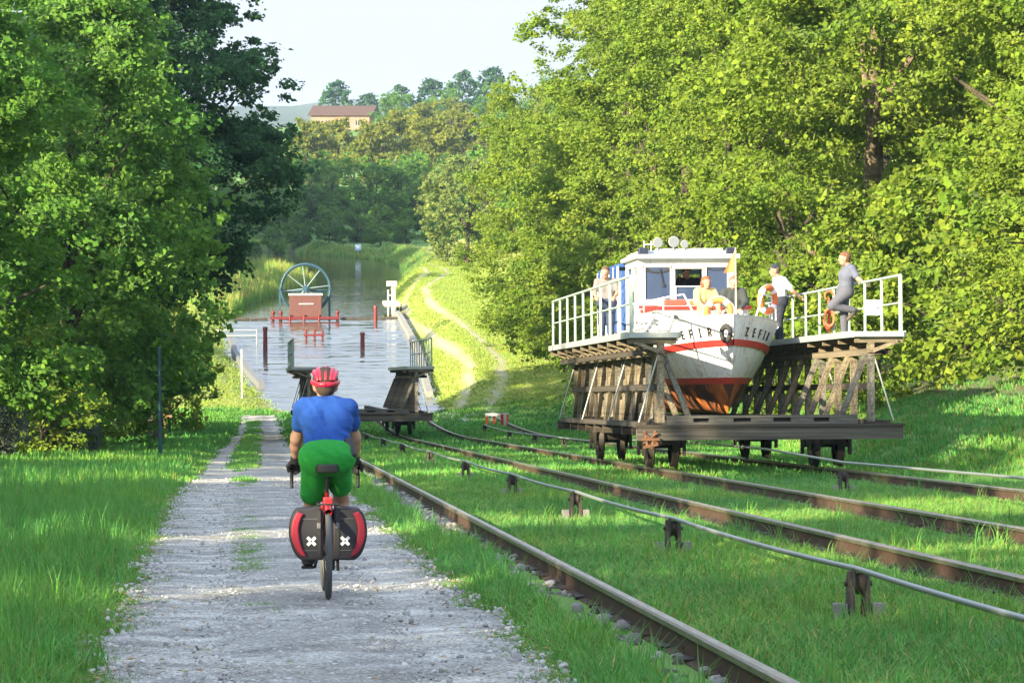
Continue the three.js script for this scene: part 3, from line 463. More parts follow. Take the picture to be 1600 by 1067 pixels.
// life rings standing on the bow
function lifeRing(label, p, rot) {
  const t = thing('life_ring', label, 'life ring', p.toArray(), 0, 'life rings on the bow'); t.rotation.set(...rot); t.scale.setScalar(.86);
  part(t, 'ring', new THREE.TorusGeometry(.29, .075, 14, 36), mat(.72, .17, .045, .7));
  for (let k = 0; k < 4; k++) part(t, 'band', new THREE.TorusGeometry(.29, .079, 14, 8, .42).rotateZ(k * Math.PI / 2 + .6), M.white);
  const pts = []; for (let i = 0; i <= 32; i++) { const a = i / 32 * Math.PI * 2, rr = .352 + .022 * Math.abs(Math.sin(a * 2 - 1.6)); pts.push(V(Math.cos(a) * rr, Math.sin(a) * rr, .02)); } part(t, 'grab_line', loftTube(pts, pts.map(() => .009), 5), M.white);
}
lifeRing('sunlit orange and white life ring at the knees of the red-haired passenger', onCarriage(-.12, 3.33, -5.5), [-.35, -.25, 0]);
lifeRing('orange life ring hung on the right-hand bow rail beside the man in white', onCarriage(1.02, 3.60, -6.35), [0, .75, 0]);

// ---------------------------------------------------------------- people: tapered bones joined by a smooth minimum, meshed with surface nets
function field(bones, k = .03) {
  const B = bones.map(([a, b, ra, rb]) => { const d = b.clone().sub(a); return [a.x, a.y, a.z, d.x, d.y, d.z, d.lengthSq() || 1e-9, ra, rb]; });
  return (x, y, z) => { let s = 9;
    for (const [ax, ay, az, dx, dy, dz, L, ra, rb] of B) { const px = x - ax, py = y - ay, pz = z - az, t = Math.max(0, Math.min(1, (px * dx + py * dy + pz * dz) / L)), d = Math.hypot(px - dx * t, py - dy * t, pz - dz * t) - (ra + (rb - ra) * t), h = Math.max(k - Math.abs(s - d), 0) / k; s = Math.min(s, d) - h * h * k * .25; }
    return s; };
}
function nets(bones, cell, k, fold = 0) {
  const f0 = field(bones, k), f = fold ? (x, y, z) => f0(x, y, z) + fold * (Math.abs(vnoise(x * 6 + 40, y * 15 + x * 7 + 40) - .5) - .25) + fold * .7 * (Math.abs(vnoise(x * 17 + y * 9 + 20, y * 6 + z * 9 + 20) - .5) - .25) : f0, lo = V(9, 9, 9), hi = V(-9, -9, -9);
  for (const [a, b, ra, rb] of bones) for (const [p, r] of [[a, ra], [b, rb]]) { lo.min(V(p.x - r, p.y - r, p.z - r)); hi.max(V(p.x + r, p.y + r, p.z + r)); }
  lo.subScalar(cell * 2.2); hi.addScalar(cell * 2.2);
  const nx = Math.ceil((hi.x - lo.x) / cell), ny = Math.ceil((hi.y - lo.y) / cell), nz = Math.ceil((hi.z - lo.z) / cell), val = new Float32Array((nx + 1) * (ny + 1) * (nz + 1)), id = (i, j, l) => (l * (ny + 1) + j) * (nx + 1) + i;
  for (let l = 0; l <= nz; l++) for (let j = 0; j <= ny; j++) for (let i = 0; i <= nx; i++) val[id(i, j, l)] = f(lo.x + i * cell, lo.y + j * cell, lo.z + l * cell);
  const vi = new Int32Array(val.length).fill(-1), P = [], I = [], E = [[0, 1], [2, 3], [4, 5], [6, 7], [0, 2], [1, 3], [4, 6], [5, 7], [0, 4], [1, 5], [2, 6], [3, 7]];
  for (let l = 0; l < nz; l++) for (let j = 0; j < ny; j++) for (let i = 0; i < nx; i++) {
    const v = []; let m = 0; for (let c = 0; c < 8; c++) { v[c] = val[id(i + (c & 1), j + (c >> 1 & 1), l + (c >> 2))]; if (v[c] < 0) m++; }
    if (m === 0 || m === 8) continue; let sx = 0, sy = 0, sz = 0, n = 0;
    for (const [a, b] of E) if ((v[a] < 0) !== (v[b] < 0)) { const t = v[a] / (v[a] - v[b]); sx += (a & 1) + t * ((b & 1) - (a & 1)); sy += (a >> 1 & 1) + t * ((b >> 1 & 1) - (a >> 1 & 1)); sz += (a >> 2) + t * ((b >> 2) - (a >> 2)); n++; }
    vi[id(i, j, l)] = P.length / 3; P.push(lo.x + (i + sx / n) * cell, lo.y + (j + sy / n) * cell, lo.z + (l + sz / n) * cell);
  }
  const quad = (a, b, c, d, flip) => { if (a < 0 || b < 0 || c < 0 || d < 0) return; if (flip) I.push(a, c, b, a, d, c); else I.push(a, b, c, a, c, d); };
  for (let l = 1; l < nz; l++) for (let j = 1; j < ny; j++) for (let i = 1; i < nx; i++) {
    const o = val[id(i, j, l)] < 0;
    if (o !== val[id(i + 1, j, l)] < 0) quad(vi[id(i, j - 1, l - 1)], vi[id(i, j, l - 1)], vi[id(i, j, l)], vi[id(i, j - 1, l)], !o);
    if (o !== val[id(i, j + 1, l)] < 0) quad(vi[id(i - 1, j, l - 1)], vi[id(i, j, l - 1)], vi[id(i, j, l)], vi[id(i - 1, j, l)], o);
    if (o !== val[id(i, j, l + 1)] < 0) quad(vi[id(i - 1, j - 1, l)], vi[id(i, j - 1, l)], vi[id(i, j, l)], vi[id(i - 1, j, l)], !o);
  }
  const g = new THREE.BufferGeometry(); g.setAttribute('position', new THREE.Float32BufferAttribute(P, 3)); g.setIndex(I); g.computeVertexNormals(); const uv = []; for (let q = 0; q < P.length; q += 3) uv.push((P[q] + P[q + 2]) * 2, P[q + 1] * 2); g.setAttribute('uv', new THREE.Float32BufferAttribute(uv, 2)); return g;
}
const mid = (a, b, t = .5) => a.clone().lerp(b, t);
function handBones(w, dir, palm, side, curl, grow = 0) { // wrist, pointing direction, palm normal, +1 = thumb on the left of dir seen from the back
  dir = dir.clone().normalize(); palm = palm.clone().sub(dir.clone().multiplyScalar(palm.dot(dir))).normalize(); const across = new THREE.Vector3().crossVectors(dir, palm).multiplyScalar(side);
  const P = (f, a, p) => w.clone().addScaledVector(dir, f).addScaledVector(across, a).addScaledVector(palm, p), B = [], g = grow;
  for (const a of [-.028, 0, .028]) B.push([P(.01, a * .75, 0), P(.085, a, 0), .015 + g, .014 + g]);
  [[-.032, .062], [-.011, .075], [.011, .080], [.032, .072]].forEach(([a, L]) => { const c1 = curl, c2 = curl * 2.1, p0 = P(.09, a, 0), p1 = p0.clone().addScaledVector(dir, L * .5 * Math.cos(c1)).addScaledVector(palm, L * .5 * Math.sin(c1)), p2 = p1.clone().addScaledVector(dir, L * .5 * Math.cos(c2)).addScaledVector(palm, L * .5 * Math.sin(c2)); B.push([p0, p1, .010 + g, .0092 + g], [p1, p2, .0092 + g, .008 + g]); });
  const t0 = P(.02, .03, .004), t1 = P(.055, .058, .018), t2 = P(.085, .060, .034 + curl * .02); B.push([t0, t1, .014 + g, .0115 + g], [t1, t2, .0115 + g, .009 + g]); return B;
}
const skinMat = mat(.38, .215, .15, .6), eyeMat = mat(.02, .015, .012, .3);
/* J: joints in the figure's own frame (y up, facing -z unless the joints say otherwise); face = direction the head looks */
function person(label, origin, turn, J, look, cell, extra = {}) {
  const t = thing('person', label, 'person', origin.toArray ? origin.toArray() : origin, turn);
  if (extra.tilt) t.rotation.x = extra.tilt;
  const b = [], S = extra.bulk ?? 1, face = J.face.clone().normalize(), up = J.headUp ? J.headUp.clone().normalize() : V(0, 1, 0), right = new THREE.Vector3().crossVectors(face, up).normalize();
  const H = (f, u, s) => J.head.clone().addScaledVector(face, f).addScaledVector(up, u).addScaledVector(right, s);
  // head
  b.push([H(-.03, .045, 0), H(.01, .04, 0), .088, .085], [H(.02, -.06, 0), H(.03, .02, 0), .060, .075], [H(.035, -.085, .0), H(.055, -.075, 0), .042, .036]);
  b.push([J.neck, H(-.015, -.05, 0), .056, .052]);
  b.push([H(.088, .015, 0), H(.112, -.022, 0), .010, .016]);                                     // nose
  for (const s of [-1, 1]) b.push([H(-.005, .02, s * .086), H(-.012, -.025, s * .084), .014, .011]); // ears
  // trunk
  const sh = mid(J.sL, J.sR), hp = mid(J.hL, J.hR), chest = mid(sh, hp, .30).add((J.chestOut ?? V(0, 0, 0)));
  const tw = J.sR.clone().sub(J.sL).normalize();
  for (const s of [-1, 1]) { b.push([chest.clone().addScaledVector(tw, s * .085), mid(sh, hp, .68).addScaledVector(tw, s * .06), .108 * S, .098 * S]); b.push([mid(sh, hp, .68).addScaledVector(tw, s * .06), hp.clone().addScaledVector(tw, s * .06), .098 * S, .112 * S]); b.push([sh.clone().addScaledVector(tw, s * .06), chest.clone().addScaledVector(tw, s * .085), .075, .105 * S]); }
  b.push([sh, J.neck, .065, .055], [J.sL, J.sR, .058, .058]);
  const arm = (s, e, w) => [[s, e, .056, .043], [e, mid(e, w, .35), .044, .041], [mid(e, w, .35), w, .041, .026]];
  const leg = (h, k, a) => [[h, k, .092 * S, .058], [k, mid(k, a, .32), .056, .056], [mid(k, a, .32), a, .056, .036]];
  b.push(...arm(J.sL, J.eL, J.wL), ...arm(J.sR, J.eR, J.wR), ...leg(J.hL, J.kL, J.aL), ...leg(J.hR, J.kR, J.aR));
  const hands = [];
  for (const s of ['L', 'R']) { const dir = J['f' + s] ?? J['w' + s].clone().sub(J['e' + s]); const hb = handBones(J['w' + s], dir, J['p' + s] ?? V(0, -1, 0), s === 'L' ? 1 : -1, J.curl ?? .45); hands.push(...[nets(hb, Math.max(.0035, cell * .35), .008)]); }
  const foot = (a, d) => [[a.clone().addScaledVector(d, -.04).add(V(0, -.035, 0)), a.clone().addScaledVector(d, .10).add(V(0, -.055, 0)), .042, .040], [a.clone().addScaledVector(d, .10).add(V(0, -.055, 0)), a.clone().addScaledVector(d, .17).add(V(0, -.062, 0)), .040, .030]];
  const body = part(t, 'body', merge([nets(b, cell, .035), ...hands]), extra.skin ?? skinMat);
  for (const s of [-1, 1]) part(body, 'eye', new THREE.SphereGeometry(.011, 8, 6).translate(...H(.078, .018, s * .033).toArray()), eyeMat);
  part(body, 'mouth', orient(new THREE.CapsuleGeometry(.005, .9, 3, 6).scale(1, .8, 1), H(.083, -.055, -.022), H(.083, -.055, .022)), mat(.35, .12, .10, .6));
  const grow = (bones, g) => bones.map(([a, c, ra, rc]) => [a, c, ra + g, rc + g]);
  const trunk = b.slice(b.length - 2 - 6 - 6 - 6, b.length - 12), g = .013;
  // clothes
  const sleeve = look.sleeve ?? .62, top = [...trunk.slice(0, 6), [sh, mid(sh, J.neck, .45), .066, .062], [J.sL, J.sR, .060, .060], [J.sL, mid(J.sL, J.eL, sleeve), .062, .058], [J.sR, mid(J.sR, J.eR, sleeve), .062, .058]];
  if (sleeve >= 1) for (const s of ['L', 'R']) top.push([J['s' + s], J['e' + s], .062, .050], [J['e' + s], mid(J['e' + s], J['w' + s], .92), .050, .036]);
  part(t, look.topName ?? 'shirt', nets(grow(top, g), cell, .04, look.fold ?? .012), look.top);
  const hem = look.hem ?? 1, pants = [[J.hL.clone().addScaledVector(tw, .0), J.hR, .126 * S, .126 * S], [mid(sh, hp, .90).addScaledVector(tw, -.05), mid(sh, hp, .90).addScaledVector(tw, .05), .108 * S, .108 * S]];
  for (const s of ['L', 'R']) { const h = J['h' + s], k = J['k' + s], a = J['a' + s]; if (hem <= 1) pants.push([h, mid(h, k, hem), .090 * S, lerp(.088 * S, .070, hem)]); else pants.push([h, k, .100 * S, .068], [k, mid(k, a, .96), .066, .052]); }
  part(t, look.pantsName ?? 'trousers', nets(grow(pants, .018), cell, .022, look.fold ? .022 : .014), look.pants);
  for (const s of ['L', 'R']) { const fd = (J['d' + s] ?? face).clone(); fd.y *= .3; fd.normalize(); part(t, 'shoe', nets([...foot(J['a' + s], fd)].map(([p, q, ra, rb]) => [p, q, ra + .006, rb + .008]), Math.min(cell, .01), .02), look.shoes ?? M.black); }
  if (look.hair) { const hb = [[H(-.035, .060, 0), H(.005, .066, 0), .094, .086], [H(-.055, -.01, 0), H(-.05, .04, 0), .075, .088]]; if (look.longHair) hb.push([H(-.07, -.02, -.05), H(-.07, -.14, -.05), .06, .035], [H(-.07, -.02, .05), H(-.07, -.14, .05), .06, .035], [H(-.01, .0, .075), H(-.02, -.08, .075), .03, .025], [H(-.01, .0, -.075), H(-.02, -.08, -.075), .03, .025]); part(t, 'hair', nets(hb, Math.min(cell, .012), .03), look.hair); }
  if (look.cap) part(t, 'cap', merge([nets([[H(-.03, .075, 0), H(.005, .075, 0), .095, .09]], Math.min(cell, .012), .03), nets([[H(.075, .06, -.035), H(.15, .048, -.03), .014, .009], [H(.075, .06, .035), H(.15, .048, .03), .014, .009], [H(.08, .06, 0), H(.16, .05, 0), .014, .009]], .008, .03)]), look.cap);
  return t;
}

// --- the cyclist and the bicycle
const CY = { x: .60, d: 25.1 }; CY.y = groundY(CY.x, CY.d) + .055;
{
  const bike = thing('bicycle', 'red touring bicycle with black saddle ridden down the gravel path', 'bicycle', [CY.x, CY.y, -CY.d]); bike.rotation.x = -SLOPE;
  const red = phys(.50, .02, .025, { roughness: .3, clearcoat: .6 }), blk = M.black, R = .345, WB = 1.07;
  for (const z of [0, -WB]) {
    const w = new THREE.Group(); w.name = 'wheel'; w.position.set(0, R, z); bike.add(w); w.rotation.y = z ? .035 : 0;
    const ty = part(w, 'tyre', new THREE.TorusGeometry(R - .024, .024, 12, 48).rotateY(Math.PI / 2), mat(.075, .08, .085, .85));
    part(w, 'rim', new THREE.TorusGeometry(R - .055, .012, 8, 40).rotateY(Math.PI / 2), M.darkSteel);
    part(w, 'hub', rod([-.055, 0, 0], [.055, 0, 0], .022), M.darkSteel);
    const sp = []; for (let i = 0; i < 28; i++) { const a = i / 28 * Math.PI * 2, s = i % 2 ? .03 : -.03; sp.push(rod([s, Math.sin(a) * .02, Math.cos(a) * .02], [0, Math.sin(a + .3) * (R - .06), Math.cos(a + .3) * (R - .06)], .0012, 4)); } const spk = part(w, 'spoke_set', sp, M.greySteel); spk.userData.kind = 'stuff';
  }
  const bb = [0, .29, -.44], st = [0, .80, -.27], hd = [0, .86, -.86], hb = [0, .68, -.90];
  part(bike, 'frame', [rod(bb, st, .018), rod([0, .77, -.28], hd, .018), rod(bb, hb, .021), rod(hd, hb, .022), rod([-.045, R, 0], [-.02, .76, -.25], .010), rod([.045, R, 0], [.02, .76, -.25], .010), rod([-.05, R, 0], [-.035, .29, -.42], .011), rod([.05, R, 0], [.035, .29, -.42], .011)], red);
  part(bike, 'fork', [rod([-.05, .66, -.91], [-.055, R, -WB], .013), rod([.05, .66, -.91], [.055, R, -WB], .013), rod([-.05, .66, -.91], [.05, .66, -.91], .018)], red);
  part(bike, 'seat_post', rod(st, [0, .96, -.22], .015), blk);
  { const s = new THREE.Shape(); s.moveTo(0, .16); s.bezierCurveTo(.02, .16, .025, .05, .045, -.01); s.bezierCurveTo(.085, -.05, .085, -.10, .06, -.12); s.bezierCurveTo(.03, -.13, -.03, -.13, -.06, -.12); s.bezierCurveTo(-.085, -.10, -.085, -.05, -.045, -.01); s.bezierCurveTo(-.025, .05, -.02, .16, 0, .16); part(bike, 'saddle', new THREE.ExtrudeGeometry(s, { depth: .035, bevelEnabled: true, bevelSize: .014, bevelThickness: .016, bevelSegments: 3, curveSegments: 10 }).rotateX(-Math.PI / 2).translate(0, .965, -.22), blk); }
  part(bike, 'stem', [rod(hd, [0, .97, -.90], .016), rod([0, .97, -.90], [0, .99, -.97], .016)], blk);
  part(bike, 'handlebar', loftTube([V(-.26, .97, -.80), V(-.255, .985, -.90), V(-.2, .99, -.96), V(0, .99, -.97), V(.2, .99, -.96), V(.255, .985, -.90), V(.26, .97, -.80)], [.014, .014, .014, .015, .014, .014, .014], 8), blk);
  for (const s of [-1, 1]) part(bike, 'bar_end', loftTube([V(s * .255, .985, -.90), V(s * .26, .90, -.93), V(s * .258, .82, -.90)], [.014, .015, .013], 8), blk);
  const fen = []; for (let i = 0; i <= 14; i++) { const a = lerp(1.05, 2.1, i / 14); fen.push(V(0, R + Math.sin(a) * (R + .018), Math.cos(a) * (R + .018) * 1)); }
  part(bike, 'mudguard', loftTube(fen, fen.map((_, i) => i > 12 ? .012 : .028), 8).scale(1, 1, 1), red);
  part(bike, 'tail_block', rbox(.075, .075, .05, .015, 0, .735, .06), red); part(bike, 'rear_lamp', rbox(.06, .03, .02, .006, 0, .70, .095), mat(.5, .02, .02, .25));
  part(bike, 'rack', [rod([-.075, .72, .16], [-.075, .72, -.20], .007), rod([.075, .72, .16], [.075, .72, -.20], .007), rod([-.075, .72, .16], [.075, .72, .16], .007), rod([-.08, .72, .05], [-.06, R, 0], .006), rod([.08, .72, .05], [.06, R, 0], .006), rod([-.075, .72, -.2], [-.02, .74, -.26], .006), rod([.075, .72, -.2], [.02, .74, -.26], .006)], blk);
  part(bike, 'chainring', new THREE.TorusGeometry(.085, .012, 6, 28).rotateY(Math.PI / 2).translate(.05, .29, -.44), M.darkSteel); part(bike, 'derailleur', [rod([.07, R - .02, .0], [.075, R - .13, -.03], .012), new THREE.TorusGeometry(.045, .018, 6, 18).rotateY(Math.PI / 2).translate(.045, R, 0)], M.darkSteel);
  for (const [s, dy, dz] of [[-1, -.06, .155], [1, .05, -.16]]) { const e = [s * .10, .29 + dy, -.44 + dz]; const cr = part(bike, 'crank', rod([s * .075, .29, -.44], [s * .095, .29 + dy, -.44 + dz], .012), M.darkSteel); part(cr, 'pedal', rbox(.095, .022, .09, .006, s * .15, e[1], e[2]), blk); }
  // panniers
  for (const s of [-1, 1]) {
    const pn = thing('pannier_bag', s < 0 ? 'black and red pannier hanging on the left of the rear wheel, white cross on it' : 'black and red pannier hanging on the right of the rear wheel, white cross on it', 'pannier', [CY.x, CY.y, -CY.d], 0, 'panniers on the bicycle'); pn.rotation.x = -SLOPE; pn.scale.set(.94, .93, 1);
    const sh = new THREE.Shape(); sh.moveTo(s * .055, .34); sh.lineTo(s * .20, .335); sh.quadraticCurveTo(s * .27, .36, s * .295, .52); sh.quadraticCurveTo(s * .30, .66, s * .24, .72); sh.lineTo(s * .10, .735); sh.quadraticCurveTo(s * .055, .735, s * .055, .66); sh.closePath();
    part(pn, 'bag_body', new THREE.ExtrudeGeometry(sh, { depth: .26, bevelEnabled: true, bevelSize: .018, bevelThickness: .025, bevelSegments: 3, curveSegments: 10 }).translate(0, 0, -.21), mat(.018, .018, .024, .7));
    const rs = new THREE.Shape(); rs.moveTo(s * .19, .36); rs.quadraticCurveTo(s * .255, .385, s * .285, .52); rs.quadraticCurveTo(s * .288, .64, s * .24, .70); rs.lineTo(s * .215, .69); rs.quadraticCurveTo(s * .262, .60, s * .245, .52); rs.quadraticCurveTo(s * .235, .42, s * .19, .36);
    part(pn, 'side_panel', new THREE.ExtrudeGeometry(rs, { depth: .30, bevelEnabled: true, bevelSize: .012, bevelThickness: .012, bevelSegments: 2, curveSegments: 8 }).translate(0, 0, -.21), mat(.30, .010, .028, .65), 'dark red side panel');
    const cx = s * .135, cy = .475; part(pn, 'cross_mark', [1, -1].flatMap((q) => [0, 1, 2, 3].slice(0, 2).map((k) => box(.024, .038, .006, 0, (k ? -1 : 1) * .026, 0, 0, 0, 0).rotateZ(q * Math.PI / 4).translate(cx, cy, .080))), mat(.85, .85, .85, .6));
    part(pn, 'lid', rbox(.19, .035, .30, .014).rotateZ(-s * .06).translate(s * .155, .728, -.08), mat(.03, .03, .036, .6)); part(pn, 'buckle', rbox(.03, .045, .012, .004, s * .075, .60, .086), mat(.14, .14, .15, .4)); part(pn, 'seam', [box(.15, .005, .004, s * .135, .40, .0795), box(.15, .005, .004, s * .135, .655, .0795)], mat(.10, .10, .11, .6)); part(pn, 'strap', [box(.028, .36, .008, s * .075, .54, .079), box(.05, .02, .3, s * .08, .745, -.08)], blk); part(pn, 'hook', [rod([s * .08, .74, -.15], [s * .075, .70, -.15], .01), rod([s * .08, .74, .05], [s * .075, .70, .05], .01)], blk);
  }
  // rider
  const J = { head: V(.0, 1.605, -.60), neck: V(0, 1.475, -.555), face: V(0, -.10, -1), sL: V(-.160, 1.435, -.50), sR: V(.160, 1.435, -.50), eL: V(-.225, 1.21, -.60), eR: V(.225, 1.21, -.60), wL: V(-.235, 1.035, -.80), wR: V(.235, 1.035, -.80), fL: V(.01, -.35, -1), fR: V(-.01, -.35, -1), pL: V(.2, -1, .1), pR: V(-.2, -1, .1), curl: .75, hL: V(-.088, 1.06, -.24), hR: V(.088, 1.06, -.24), kL: V(-.118, .63, -.50), kR: V(.118, .72, -.62), aL: V(-.14, .335, -.255), aR: V(.14, .43, -.52), dL: V(-.05, 0, -1), dR: V(.05, 0, -1) };
  const rider = person('cyclist from behind in blue shirt, green shorts and red helmet', [CY.x, CY.y, -CY.d], 0, J, { fold: .03, top: mat(.008, .062, .29, .9, 0, { bumpMap: noiseA, bumpScale: .004 }), pants: mat(.012, .26, .03, .9, 0, { bumpMap: noiseA, bumpScale: .004 }), pantsName: 'shorts', hem: .62, sleeve: .50, hair: mat(.06, .04, .028, .85), shoes: mat(.035, .032, .03, .7) }, .0115, { tilt: -SLOPE, bulk: .92 });
  const gl = []; for (const s of ['L', 'R']) gl.push(nets(handBones(J['w' + s], J['f' + s], J['p' + s], s === 'L' ? 1 : -1, .75, .004), .005, .01), nets([[J['w' + s].clone(), mid(J['w' + s], J['e' + s], .16), .036, .034]], .006, .01)); part(rider, 'glove', merge(gl.slice(0, 2)), M.black); part(rider, 'glove', merge(gl.slice(2)), M.black);
  // helmet: red shell with black vents, built as ribs over a dark liner
  const hx = 0, hy = 1.648, hz = -.60; part(rider, 'helmet_liner', new THREE.SphereGeometry(.112, 24, 14, 0, 6.3, 0, 1.75).scale(.90, 1.0, 1.2).translate(hx, hy, hz), M.black);
  const ribs = []; for (const a of [-.95, -.55, 0, .55, .95]) { const pts = []; for (let i = 0; i <= 14; i++) { const u = lerp(-1.35, 1.5, i / 14); pts.push(V(hx + Math.sin(a) * .100 * (.55 + .45 * Math.cos(u * .8)), hy + Math.cos(a * .85) * .100 * Math.cos(u), hz + Math.sin(u) * .132)); } ribs.push(loftTube(pts, pts.map((_, i) => .024 * Math.sin(Math.PI * (.2 + .6 * i / 14))), 8)); }
  const ring = []; for (let i = 0; i <= 32; i++) { const a = i / 32 * Math.PI * 2; ring.push(V(hx + Math.sin(a) * .094, hy - .004 - .022 * Math.cos(a), hz + Math.cos(a) * .126)); } ribs.push(loftTube(ring, ring.map(() => .024), 8));
  part(rider, 'helmet', merge(ribs), phys(.55, .018, .05, { roughness: .35, clearcoat: .4 }));
  part(rider, 'waist_pack', rbox(.07, .17, .13, .025).rotateZ(.22).rotateX(-.5).translate(.178, 1.12, -.235), M.black);
}
// --- people on the boat and its carriage (each stands upright at a point of the carriage)
const polo = mat(.10, .115, .17, .9), jeans = mat(.085, .09, .12, .9), whiteShirt = mat(.66, .70, .76, .9), navy = mat(.02, .025, .045, .9);
{
  // leaning back on the right-hand railing, one knee raised; faces -x after the turn
  const J = { head: V(.0, 1.575, -.04), neck: V(0, 1.46, .03), face: V(.1, -.05, -1), sL: V(-.19, 1.39, .06), sR: V(.19, 1.39, .06), eL: V(-.34, 1.19, .15), eR: V(.33, 1.18, .15), wL: V(-.44, 1.115, .24), wR: V(.42, 1.115, .24), fL: V(-.7, -.25, .6), fR: V(.7, -.25, .6), pL: V(0, -1, 0), pR: V(0, -1, 0), hL: V(-.09, .92, -.02), hR: V(.09, .92, -.02), kL: V(-.11, .64, -.33), kR: V(.09, .49, -.01), aL: V(-.10, .55, .14), aR: V(.09, .085, .0), chestOut: V(0, 0, -.03) };
  J.dL = V(0, -1.6, -.5); person('man in grey-blue polo leaning back on the walkway railing, one knee raised', onCarriage(2.30, 2.775, -4.4), Math.PI / 2 + .12, J, { top: polo, pants: jeans, hem: 2, hair: mat(.13, .06, .03, .8), sleeve: .7, shoes: mat(.07, .055, .045, .7) }, .016, { bulk: 1.1 });
  const K = { head: V(.02, 1.60, -.10), neck: V(0, 1.47, -.02), face: V(.15, -.12, -1), sL: V(-.20, 1.40, .02), sR: V(.20, 1.40, .02), eL: V(-.30, 1.17, .20), eR: V(.31, 1.17, .20), wL: V(-.28, 1.06, .36), wR: V(.28, 1.06, .36), fL: V(.1, -.4, .8), fR: V(-.1, -.4, .8), hL: V(-.095, .93, .02), hR: V(.095, .93, .02), kL: V(-.10, .50, -.04), kR: V(.10, .50, -.01), aL: V(-.11, .085, .0), aR: V(.11, .085, .05) };
  person('man in white shirt and dark cap standing by the right-hand walkway railing', onCarriage(2.02, 2.775, -11.2), Math.PI / 2 + .25, K, { top: whiteShirt, pants: navy, hem: 2, hair: mat(.10, .07, .05, .8), cap: navy, sleeve: .7 }, .016, { bulk: 1.12 });
  const seat = (lean = 0) => ({ head: V(0, .80 + .42, -.02 - lean), neck: V(0, .68 + .42, .0), face: V(0, -.1, -1), sL: V(-.18, .61 + .42, .02), sR: V(.18, .61 + .42, .02), eL: V(-.25, .40 + .42, -.10), eR: V(.25, .40 + .42, -.10), wL: V(-.14, .26 + .42, -.34), wR: V(.14, .26 + .42, -.34), fL: V(.3, -.2, -1), fR: V(-.3, -.2, -1), hL: V(-.09, .50, .02), hR: V(.09, .50, .02), kL: V(-.12, .52, -.40), kR: V(.12, .52, -.40), aL: V(-.12, .11, -.42), aR: V(.12, .11, -.42) });
  person('red-haired passenger in a sandy yellow jacket seated at the bow behind the life ring', onCarriage(-.05, 2.79, -8.05), Math.PI + .3, seat(.02), { top: mat(.55, .40, .18, .9), topName: 'jacket', pants: mat(.30, .25, .20, .9), hem: 2, sleeve: 1, hair: mat(.24, .075, .03, .8), longHair: true }, .018);
  person('passenger in dark jacket seated at the bow behind the flag staff', onCarriage(.55, 2.79, -8.05), Math.PI - .15, seat(.05), { top: mat(.035, .042, .045, .9), topName: 'jacket', pants: mat(.03, .045, .10, .9), hem: 2, sleeve: 1, hair: mat(.16, .10, .06, .8) }, .018);
  const H = { ...K, eL: V(-.26, 1.15, -.08), eR: V(.26, 1.15, -.08), wL: V(-.2, 1.08, -.32), wR: V(.2, 1.08, -.32), fL: V(.2, -.2, -1), fR: V(-.2, -.2, -1) };
  person('boatman in dark clothes at the open middle window of the wheelhouse', onCarriage(.14, 2.80, -12.35), Math.PI - .5, H, { top: mat(.02, .02, .026, .9), pants: navy, hem: 2, hair: mat(.03, .02, .015, .8), cap: navy, sleeve: 1 }, .018);
  person('passenger in pale top half hidden beside the wheelhouse behind the left railing', onCarriage(-1.75, 2.775, -11.9), Math.PI - .2, H, { top: mat(.17, .16, .17, .9), pants: mat(.03, .045, .09, .9), hem: 2, hair: mat(.10, .06, .035, .8), sleeve: .6 }, .018);
}
// small things hung on the right-hand walkway railing
{ const a = thing('notice_plate', 'small white notice plate on the right-hand walkway railing', 'plate'); frameAt(a, 1, C1D); part(a, 'plate', rbox(.32, .30, .012, .006, 2.53, 3.32, -2.6).rotateY(0), M.white); part(a, 'clip', rod([2.55, 3.46, -2.62], [2.57, 3.34, -2.63], .012, 6), M.greySteel);
  const b = thing('boat_hook', 'orange-red hooked pole hanging on the right-hand walkway railing behind the leaning man', 'hook'); frameAt(b, 1, C1D); part(b, 'pole', rod([2.46, 2.84, -7.2], [2.46, 3.66, -7.25], .028), mat(.45, .10, .05, .7)); part(b, 'rope_coil', [0, 1, 2].map((k) => new THREE.TorusGeometry(.15, .028, 8, 20).scale(.7, 1.2, 1).translate(2.44, 3.18 + k * .03, -7.16 + k * .05)), mat(.50, .14, .07, .85)); part(b, 'hook', new THREE.TorusGeometry(.09, .02, 8, 14, 4).translate(2.46, 3.70, -7.2), mat(.5, .12, .06, .7)); }

